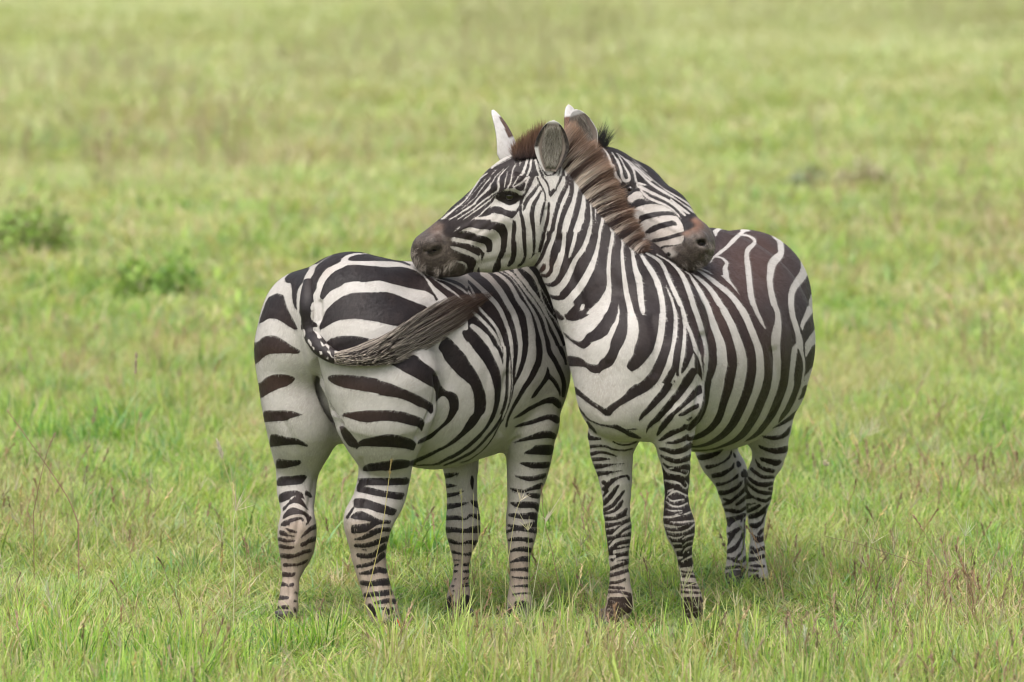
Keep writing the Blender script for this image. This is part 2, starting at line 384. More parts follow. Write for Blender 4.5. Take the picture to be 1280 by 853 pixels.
# the same meadow goes on to either side and behind the camera, in coarser tufts
for y0, y1, dn, s0, s1, out_ in ((-9, 4, 26, 1.0, 1.6, 7), (4, 14, 15, 1.2, 1.9, 10), (14, 34, 7, 1.6, 2.6, 16), (34, 110, 2.2, 2.6, 4.2, 26)):
    x, y = field(y0, y1, dn, out_); inner = np.abs(x) > (y + 20) * .092 + 1.25; inner |= (y < -2.6)
    put(x[inner], y[inner], ['far'], s0, s1, .4 + .6 * vnoise(x[inner] * .6 + 3, y[inner] * .5 + 20, 6))
# taller growth: the strip at the camera's feet, and scattered clumps
x, y = field(-2.6, -.35, 95); k = g.uniform(0, 1, len(x)) < np.clip((-.38 - y) * 1.8, 0, 1) * (vnoise(x * 1.5 + 40, y * 1.5 + 40, 8) > .36); put(x[k], y[k], ['tall'], .7, 1.2)
x, y = field(-1, 12, 22); k = (vnoise(x * .9 + 20, y * .9 + 50, 9) > .60) & ((np.abs(x) > 1.0) | (y > 1.4)); put(x[k], y[k], ['tall', 'lush'], .7, 1.15)
P = np.stack([np.concatenate(xs), np.concatenate(ys)], 1); P = np.column_stack([P, gz(P[:, 0], P[:, 1])])
scatter('grass', P, np.concatenate(ii), np.concatenate(ss), 'short green grass covering the whole meadow', 'grass')

xs, ys, ii, ss = [], [], [], []
x, y = field(-2.4, 4, 125, 2.4); d = vnoise(x * 1.2 + 5, y * 1.2 + 11, 21); side = np.clip((np.abs(x + .1) - .9) / .8, 0, 1)
k = g.uniform(0, 1, len(x)) < np.clip((d - .43) * 3.5, 0, 1) * (.3 + .7 * side) + .06
k &= ~((np.abs(x) < 1.0) & (y > -.75) & (y < .3) & (g.uniform(0, 1, len(x)) < .75)); put(x[k], y[k], ['dry', 'dead', 'pale'], .75, 1.2)
x, y = field(4, 16, 34); d = vnoise(x * .8 + 5, y * .6 + 11, 22); k = g.uniform(0, 1, len(x)) < np.clip((d - .45) * 3, 0, 1); put(x[k], y[k], ['dry', 'dead', 'pale'], .9, 1.3)
x, y = field(16, 60, 9, 3); d = vnoise(x * .35 + 5, y * .25 + 11, 23); k = g.uniform(0, 1, len(x)) < np.clip((d - .45) * 4, 0, 1); put(x[k], y[k], ['dry', 'dead'], 1.6, 2.6)
P = np.stack([np.concatenate(xs), np.concatenate(ys)], 1); P = np.column_stack([P, gz(P[:, 0], P[:, 1])])
scatter('dry_grass', P, np.concatenate(ii), np.concatenate(ss), 'dry reddish and straw coloured grass stalks standing among the green', 'dry grass')

# ------------------------------------------------------------------ coat pattern: each stripe is a shape on the hide
def parse(txt):
    fr = (0, 0, 1.0); out = []; ext = False
    def push(P, lim):                      # shapes that reach a frame's edge run on past it
        o = []; n = len(P)
        def near(p): return p[0] < 12 or p[1] < 12 or p[0] > lim[0] - 12 or p[1] > lim[1] - 12
        def out_(p):
            q = p.copy()
            for i in (0, 1):
                if p[i] < 12: q[i] = min(p[i], 0) - 70
                if p[i] > lim[i] - 12: q[i] = max(p[i], lim[i]) + 70
            return q
        for i, p in enumerate(P):
            if not near(p): o.append(p); continue
            if not near(P[i - 1]): o.append(p)
            o.append(out_(p))
            if not near(P[(i + 1) % n]): o.append(p)
        return np.array(o)
    def run_on(P, lim):
        if len(P) < 2: return P
        for e, f in ((0, 1), (-1, -2)):
            p = P[e]
            if p[0] < 16 or p[1] < 16 or p[0] > lim[0] - 16 or p[1] > lim[1] - 16:
                d = p[:2] - P[f][:2]; L = np.hypot(*d)
                if L > 1e-6:
                    q = p.copy(); q[:2] += d / L * 70
                    P = np.vstack([q, P]) if e == 0 else np.vstack([P, q])
        return P
    for ln in txt.strip().splitlines():
        if ln[0] == '@':
            hd, _, cl = ln[1:].partition('|'); a = hd.split(); fr = (float(a[0]), float(a[1]), float(a[2]))
            cs = []
            for q in cl.split():
                if q == 'K': cs[-1][1] = 4.0
                else: cs.append([[float(v) for v in q.split(',')], -4.0])
            if '+' not in a: out.append(('@', cs)); ext = bool(cs)
            lim = {8.0: (1280, 848), 8.533: (1024, 853), 7.754: (1008, 853), 8.529: (1194, 853)}.get(fr[2], (1e9, 1e9))
            continue
        k, rest = ln[0], ln[1:].split()
        P = np.array([[float(v) for v in q.split(',')] for q in rest])
        if ext: P = push(P, lim) if k in 'KW' else run_on(P, lim)
        P[:, 0] = fr[0] + P[:, 0] / fr[2]; P[:, 1] = fr[1] + P[:, 1] / fr[2]
        if P.shape[1] == 3: P[:, 2] /= fr[2]
        out.append((k, P))
    return out
def catmull(P, n=4):
    if len(P) < 3: return P
    Q = np.vstack([2 * P[0] - P[1], P, 2 * P[-1] - P[-2]]); o = []
    for i in range(1, len(Q) - 2):
        for t in np.arange(n) / n:
            a, b, c, d = Q[i - 1], Q[i], Q[i + 1], Q[i + 2]
            o.append(0.5 * ((2 * b) + (c - a) * t + (2 * a - 5 * b + 4 * c - d) * t * t + (3 * b - a - 3 * c + d) * t ** 3))
    o.append(P[-1]); return np.array(o)
class Canvas:
    S = 2.0
    def __init__(s, x0, y0, x1, y1, base=-4.0):
        s.x0, s.y0 = x0, y0; s.w = int((x1 - x0) * s.S) + 1; s.h = int((y1 - y0) * s.S) + 1
        s.F = np.full((s.h, s.w), base, np.float32)
    def draw(s, items):
        """items come in frames; a frame with windows is laid down only inside them, on its own ground colour"""
        g = []
        for k, P in items:
            if k == '@':
                if g: s.frame(g)
                g = [(k, P)]
            else: g.append((k, P))
        if g: s.frame(g)
        return s
    def frame(s, g):
        win = g[0][1] if g[0][0] == '@' else []
        items = [q for q in g if q[0] != '@']
        if not win: s._draw(items); return
        keep = s.F.copy(); new = keep
        for (x0, y0, x1, y1), base in win:
            s.F = np.full_like(keep, base); s._draw(items)
            a, b, c, d = [int(max(0, v)) for v in ((x0 - s.x0) * s.S, (x1 - s.x0) * s.S, (y0 - s.y0) * s.S, (y1 - s.y0) * s.S)]
            new[c:d, a:b] = s.F[c:d, a:b]
        s.F = new
    def _draw(s, items):
        for k, P in items:
            poly = k in 'KW'
            if poly:
                Q = P; Q2 = np.empty((2 * len(Q), 2)); nx = np.roll(Q, -1, 0)     # one corner-cutting pass
                Q2[0::2] = 0.82 * Q + 0.18 * nx; Q2[1::2] = 0.18 * Q + 0.82 * nx; P = Q2
                m = 5.0
            else:
                if len(P) == 1: P = np.vstack([P, P + [0.3, 0, 0]])
                P = catmull(P); m = 5.0 + P[:, 2].max() / 2
            a = np.clip(int((P[:, 0].min() - m - s.x0) * s.S), 0, s.w); b = np.clip(int((P[:, 0].max() + m - s.x0) * s.S), 0, s.w)
            c = np.clip(int((P[:, 1].min() - m - s.y0) * s.S), 0, s.h); d = np.clip(int((P[:, 1].max() + m - s.y0) * s.S), 0, s.h)
            if b <= a or d <= c: continue
            X = (s.x0 + np.arange(a, b) / s.S)[None, :].astype(np.float32); Y = (s.y0 + np.arange(c, d) / s.S)[:, None].astype(np.float32)
            best = np.full((d - c, b - a), 1e9, np.float32)
            if poly:
                ins = np.zeros((d - c, b - a), bool); n = len(P)
                for i in range(n):
                    x1, y1 = P[i]; x2, y2 = P[(i + 1) % n]
                    ex, ey = x2 - x1, y2 - y1; L = ex * ex + ey * ey + 1e-9
                    # only near the edge is the distance needed
                    ia = max(0, int((min(x1, x2) - 5 - s.x0) * s.S) - a); ib = max(0, int((max(x1, x2) + 5 - s.x0) * s.S) + 1 - a)
                    ic = max(0, int((min(y1, y2) - 5 - s.y0) * s.S) - c); id_ = max(0, int((max(y1, y2) + 5 - s.y0) * s.S) + 1 - c)
                    if ib > ia and id_ > ic:
                        xs, ys = X[:, ia:ib], Y[ic:id_]
                        t = np.clip(((xs - x1) * ex + (ys - y1) * ey) / L, 0, 1)
                        dd = np.hypot(xs - x1 - t * ex, ys - y1 - t * ey)
                        v = best[ic:id_, ia:ib]; np.minimum(v, dd, out=v)
                    if y1 != y2:
                        cond = (Y > min(y1, y2)) & (Y <= max(y1, y2))
                        xi = x1 + (Y - y1) * ex / (ey if ey else 1e-9)
                        ins ^= cond & (X < xi)
                sdv = np.where(ins, -np.minimum(best, 4), np.minimum(best, 4))
            else:
                for i in range(len(P) - 1):
                    x1, y1, w1 = P[i]; x2, y2, w2 = P[i + 1]
                    ex, ey = x2 - x1, y2 - y1; L = ex * ex + ey * ey + 1e-9
                    r = max(w1, w2) / 2 + 5
                    ia = max(0, int((min(x1, x2) - r - s.x0) * s.S) - a); ib = max(0, int((max(x1, x2) + r - s.x0) * s.S) + 1 - a)
                    ic = max(0, int((min(y1, y2) - r - s.y0) * s.S) - c); id_ = max(0, int((max(y1, y2) + r - s.y0) * s.S) + 1 - c)
                    if ib <= ia or id_ <= ic: continue
                    xs, ys = X[:, ia:ib], Y[ic:id_]
                    t = np.clip(((xs - x1) * ex + (ys - y1) * ey) / L, 0, 1)
                    dd = np.hypot(xs - x1 - t * ex, ys - y1 - t * ey) - (w1 + (w2 - w1) * t) / 2
                    v = best[ic:id_, ia:ib]; np.minimum(v, dd, out=v)
                sdv = np.clip(best, -4, 4)
            reg = s.F[c:d, a:b]
            if k in 'Kk': np.maximum(reg, -sdv, out=reg)
            else: np.minimum(reg, sdv, out=reg)
        return s
    def sample(s, x, y):
        u = np.clip((x - s.x0) * s.S, 0, s.w - 1.001); v = np.clip((y - s.y0) * s.S, 0, s.h - 1.001)
        i = u.astype(int); j = v.astype(int); fu = u - i; fv = v - j; F = s.F
        return (F[j, i] * (1 - fu) * (1 - fv) + F[j, i + 1] * fu * (1 - fv) + F[j + 1, i] * (1 - fu) * fv + F[j + 1, i + 1] * fu * fv)

# ------------------------------------------------------------------ bodies: smooth unions of tapering, flattened limbs
class Part:
    def __init__(s, k): s.k = k; s.pr = []
    def chain(s, nodes, sq=None):
        """nodes: (px, py, radius px, depth Y); sq = (direction, factor) flattens the section along a direction"""
        pts = [(un(x, y, Y), r * mpp(Y)) for x, y, r, Y in nodes]
        if len(pts) == 1: pts = pts * 2
        for (a, ra), (b, rb) in zip(pts[:-1], pts[1:]): s.pr.append((a, b, ra, rb, sq))
        return s
    def rows(s, rows, sq=None, Yf=None):
        """rows: (py, left px, right px[, Y]) edges of an upright limb"""
        return s.chain([((l + r) / 2, y, (r - l) / 2, Yf(y) if Yf else Y[0]) for y, l, r, *Y in rows], sq)
    def ev(s, P, c, rad):
        d = np.full(len(P), 1.0, np.float32)
        for a, b, ra, rb, sq in s.pr:
            m = (a + b) / 2; R_ = np.linalg.norm(b - a) / 2 + max(ra, rb)
            if np.linalg.norm(m - c) - R_ - rad > 0.10: continue
            ba = b - a; sc = 1.0; Q = P - a.astype(np.float32)
            if sq:
                n, f = sq; n = np.array(n, float); n /= np.linalg.norm(n)
                g = 1 / f - 1
                Q = Q + (Q @ n.astype(np.float32))[:, None] * (g * n).astype(np.float32)
                ba = ba + (ba @ n) * g * n; sc = min(f, 1.0)
            L = ba @ ba
            t = np.clip((Q @ ba.astype(np.float32)) / L, 0, 1) if L > 1e-8 else np.zeros(len(P), np.float32)
            D = (np.sqrt(((Q - t[:, None] * ba.astype(np.float32)) ** 2).sum(1)) - (ra + (rb - ra) * t)) * sc
            d = smin(d, D.astype(np.float32), s.k)
        return d
def smin(a, b, k):
    if k <= 0: return np.minimum(a, b)
    h = np.maximum(k - np.abs(a - b), 0) / k
    return np.minimum(a, b) - h * h * k * 0.25
def smax(a, b, k): return -smin(-a, -b, k)

def skin(f, lo, hi, h, B=16):
    lo = np.array(lo, float); hi = np.array(hi, float)
    nb = np.ceil((hi - lo) / (h * B)).astype(int); N = nb * B + 2
    keys, pos, quads = [], [], []
    g = np.arange(B + 1); GI = np.stack(np.meshgrid(g, g, g, indexing='ij'), -1).reshape(-1, 3)
    half = h * B * 0.5; rad = half * 1.7321
    for bi in range(nb[0]):
        for bj in range(nb[1]):
            for bk in range(nb[2]):
                base = np.array([bi, bj, bk]) * B; org = lo + base * h
                c = org + half
                dc = f(c[None, :].astype(np.float32), c, 0.02)[0]
                if abs(dc) > rad * 1.15 + 0.02: continue
                P = (org + GI * h).astype(np.float32)
                V = f(P, c, rad).reshape(B + 1, B + 1, B + 1)
                ins = V < 0
                if ins.all() or not ins.any(): continue
                cnt = np.zeros((B, B, B), np.float32); acc = np.zeros((B, B, B, 3), np.float32)
                for ax in range(3):
                    s0 = [slice(None)] * 3; s1 = [slice(None)] * 3; s0[ax] = slice(0, B); s1[ax] = slice(1, B + 1)
                    a, b = V[tuple(s0)], V[tuple(s1)]; ch = (a < 0) != (b < 0)
                    t = np.where(ch, a / np.where(ch, a - b, 1), 0)
                    o1, o2 = [x for x in range(3) if x != ax]
                    for u in (0, 1):
                        for v in (0, 1):
                            sl = [slice(0, B)] * 3; sl[o1] = slice(u, B + u); sl[o2] = slice(v, B + v)
                            cc = ch[tuple(sl)]; cnt += cc
                            acc[..., ax] += np.where(cc, t[tuple(sl)], 0); acc[..., o1] += cc * u; acc[..., o2] += cc * v
                    # faces across sign-changing edges owned by this block
                    sl = [slice(0, B)] * 3
                    E = np.argwhere(ch[tuple(sl)])
                    if len(E):
                        neg = (a < 0)[tuple(sl)][tuple(E.T)]
                        Gb = E + base
                        q = []
                        for du, dv in ((0, 0), (1, 0), (1, 1), (0, 1)):
                            x = Gb.copy(); x[:, o1] -= du; x[:, o2] -= dv
                            q.append((x[:, 0] * N[1] + x[:, 1]) * N[2] + x[:, 2])
                        q = np.stack(q, 1)
                        flip = neg if ax != 1 else ~neg
                        q[flip] = q[flip][:, ::-1]
                        quads.append(q)
                act = cnt > 0; idx = np.argwhere(act)
                G = idx + base
                keys.append((G[:, 0] * N[1] + G[:, 1]) * N[2] + G[:, 2])
                pos.append(lo + (G + acc[act] / cnt[act][:, None]) * h)
    K = np.concatenate(keys); P = np.concatenate(pos); Q = np.concatenate(quads)
    o = np.argsort(K); K = K[o]; P = P[o]
    I = np.searchsorted(K, Q); I = np.clip(I, 0, len(K) - 1)
    ok = (K[I] == Q).all(1); I = I[ok][:, ::-1]
    # two light smoothing passes
    for _ in range(2):
        S = np.zeros_like(P); n = np.zeros(len(P))
        for a, b in ((0, 1), (1, 2), (2, 3), (3, 0)):
            for c_, d_ in ((a, b), (b, a)):
                for ax in range(3): S[:, ax] += np.bincount(I[:, c_], P[I[:, d_], ax], len(P))
                n += np.bincount(I[:, c_], minlength=len(P))
        n = np.maximum(n, 1); P = P * 0.5 + (S / n[:, None]) * 0.5
    return P, I

def tube_strands(name, R0, R1, R2, C0, C1, C2, rad, parent, mat=None, seg=4, tipw=0.15):
    """hairs: three-sided tapering tubes along a bent line from R0 over R1 to R2"""
    n = len(R0); ts = np.linspace(0, 1, seg + 1); rings = []; cols = []
    rad = np.broadcast_to(rad, (n,))
    ax = R2 - R0; ax /= np.linalg.norm(ax, axis=1)[:, None] + 1e-9
    ref = rng.normal(size=(n, 3)); u = np.cross(ax, ref); u /= np.linalg.norm(u, axis=1)[:, None] + 1e-9; v = np.cross(ax, u)
    for t in ts:
        P = (1 - t) ** 2 * R0 + 2 * t * (1 - t) * R1 + t * t * R2
        c = np.where(t < .5, C0 + (C1 - C0) * t * 2, C1 + (C2 - C1) * (t * 2 - 1))
        r = rad * (1 - (1 - tipw) * t ** 1.5)
        for k in range(3):
            an = k * 2.0944
            rings.append(P + (u * math.cos(an) + v * math.sin(an)) * r[:, None]); cols.append(c)
    V = np.stack(rings, 1).reshape(-1, 3); Cc = np.stack(cols, 1).reshape(-1, 3)
    m = 3 * (seg + 1); base = np.arange(n)[:, None] * m; F = []
    for s in range(seg):
        for k in range(3):
            a = s * 3 + k; b = s * 3 + (k + 1) % 3
            F.append(np.hstack([base + a, base + b, base + b + 3, base + a + 3]))
    o = mesh_obj(name, V, np.concatenate(F), mat or M_HAIR, None, True, np.clip(Cc, 0, 1))
    if parent: attach(o, parent)
    return o

def ear(root_p, tip_p, width, facing, cup, cols, nu=17, nv=22, tri=False, thick=0.004, pinch=0.55):
    """a cupped leaf: edge curled towards 'facing'. Returns verts, quads, rgba"""
    a = np.array(root_p); b = np.array(tip_p); ax = b - a; L = np.linalg.norm(ax); ax /= L
    f = np.array(facing, float); f -= ax * (f @ ax); f /= np.linalg.norm(f); s = np.cross(ax, f)
    V = []; C = []
    for side in (0, 1):
        for j in range(nv):
            t = j / (nv - 1)
            w_ = width * (math.sin(math.pi * min(1, (t * 0.93 + 0.07)) ** 0.82) ** pinch) * (0.62 + 0.38 * min(1, t * 2.2))
            if tri: w_ = width * min(1, .62 + t * 1.6) * (1.03 - t) ** .66
            if t > 0.97: w_ *= 0.55
            for i in range(nu):
                u = i / (nu - 1) * 2 - 1
                ang = u * (1.35 - 0.55 * t)
                x = math.sin(ang) / math.sin(1.35 - 0.55 * t) * w_ * 0.5
                z = (1 - math.cos(ang)) * cup * w_ * (1.15 - 0.6 * t)
                p = a + ax * (t * L) + s * x + f * (z - (0 if side == 0 else thick) - 0.012 * math.sin(t * 3.14))
                V.append(p); C.append(cols(u, t, side))
    V = np.array(V); n = nu * nv; F = []
    for j in range(nv - 1):
        for i in range(nu - 1):
            q = j * nu + i
            F.append((q, q + 1, q + nu + 1, q + nu)); F.append((n + q, n + q + nu, n + q + nu + 1, n + q + 1))
    for j in range(nv - 1):
        for i in (0, nu - 1):
            q = j * nu + i; F.append((q, q + nu, n + q + nu, n + q) if i == 0 else (q, n + q, n + q + nu, q + nu))
    for i in range(nu - 1):
        q = (nv - 1) * nu + i; F.append((q, q + 1, n + q + 1, n + q))
    return V, np.array(F), np.array(C)

def blobs(x, y, L):
    v = np.zeros_like(x)
    for bx, by, rx, ry, a in L: v = np.maximum(v, a * np.exp(-(((x - bx) / rx) ** 2 + ((y - by) / ry) ** 2)))
    return v

class Hit:
    def __init__(s, V, F): s.t = BVHTree.FromPolygons([tuple(p) for p in V], [tuple(int(i) for i in q) for q in F])
    def at(s, px, py, back=0.0, fallback=0.0):
        d = Vector(ray(px, py)).normalized(); r = s.t.ray_cast(Vector(CAM), d)
        if r[0] is None: return un(px, py, fallback)
        return np.array(r[0] - d * back)

def vnormals(V, F):
    a, b_, c, d = (V[F[:, i]] for i in range(4)); n = np.cross(c - a, d - b_); N_ = np.zeros_like(V)
    for i in range(4):
        for ax in range(3): N_[:, ax] += np.bincount(F[:, i], n[:, ax], len(V))
    return N_ / (np.linalg.norm(N_, axis=1)[:, None] + 1e-12), np.linalg.norm(n, axis=1) / 2
def sculpt(V, F, L):
    """press creases into (or raise ridges on) the near side of the body: (line, width px, depth m)"""
    V = V.copy(); N_, _ = vnormals(V, F); x, y = proj(V); tc = CAM - V; tc /= np.linalg.norm(tc, axis=1)[:, None]
    front = np.clip((N_ * tc).sum(1) * 3, 0, 1)
    for pts, w_, d in L:
        P = catmull(np.array(pts, float), 5); best = np.full(len(V), 1e9)
        k = (x > P[:, 0].min() - 3 * w_) & (x < P[:, 0].max() + 3 * w_) & (y > P[:, 1].min() - 3 * w_) & (y < P[:, 1].max() + 3 * w_)
        xs, ys = x[k], y[k]; bb = np.full(k.sum(), 1e9)
        for i in range(len(P) - 1):
            e = P[i + 1] - P[i]; Lq = e @ e + 1e-9; t = np.clip(((xs - P[i, 0]) * e[0] + (ys - P[i, 1]) * e[1]) / Lq, 0, 1)
            bb = np.minimum(bb, np.hypot(xs - P[i, 0] - t * e[0], ys - P[i, 1] - t * e[1]))
        amt = d * np.exp(-(bb / w_) ** 2) * front[k]
        V[k] -= N_[k] * amt[:, None]
    return V
def short_coat(root, V, F, n, flow, colour, bare):
    """the short hair of the coat, lying along the body"""
    N_, A_ = vnormals(V, F); f = rng.choice(len(F), n, p=A_ / A_.sum()); Q = F[f]
    u, v = rng.uniform(0, 1, (n, 1)), rng.uniform(0, 1, (n, 1))
    P = (V[Q[:, 0]] * (1 - u) + V[Q[:, 1]] * u) * (1 - v) + (V[Q[:, 3]] * (1 - u) + V[Q[:, 2]] * u) * v
    keep = (bare(P) < .5) | (rng.uniform(0, 1, n) < .12); P = P[keep]; Q = Q[keep]; n = len(P)
    nn = N_[Q[:, 0]]; d = flow(P) + rng.normal(0, .22, (n, 3)); d -= nn * (d * nn).sum(1)[:, None]; d /= np.linalg.norm(d, axis=1)[:, None] + 1e-9
    s = np.cross(d, nn); ln = rng.uniform(.006, .013, (n, 1)); wd = rng.uniform(.00035, .0006, (n, 1))
    T = P + d * ln + nn * rng.uniform(.0008, .0026, (n, 1)); B_ = P + nn * .0003
    VV = np.stack([B_ - s * wd, B_ + s * wd, T], 1).reshape(-1, 3); FF = np.arange(3 * n).reshape(-1, 3)
    C = colour(P) * rng.uniform(.72, 1.18, (n, 1)); C = np.repeat(np.clip(C, 0, 1), 3, 0)
    o = mesh_obj('short_coat', VV, FF, M_HAIR, None, False, C); attach(o, root); return o

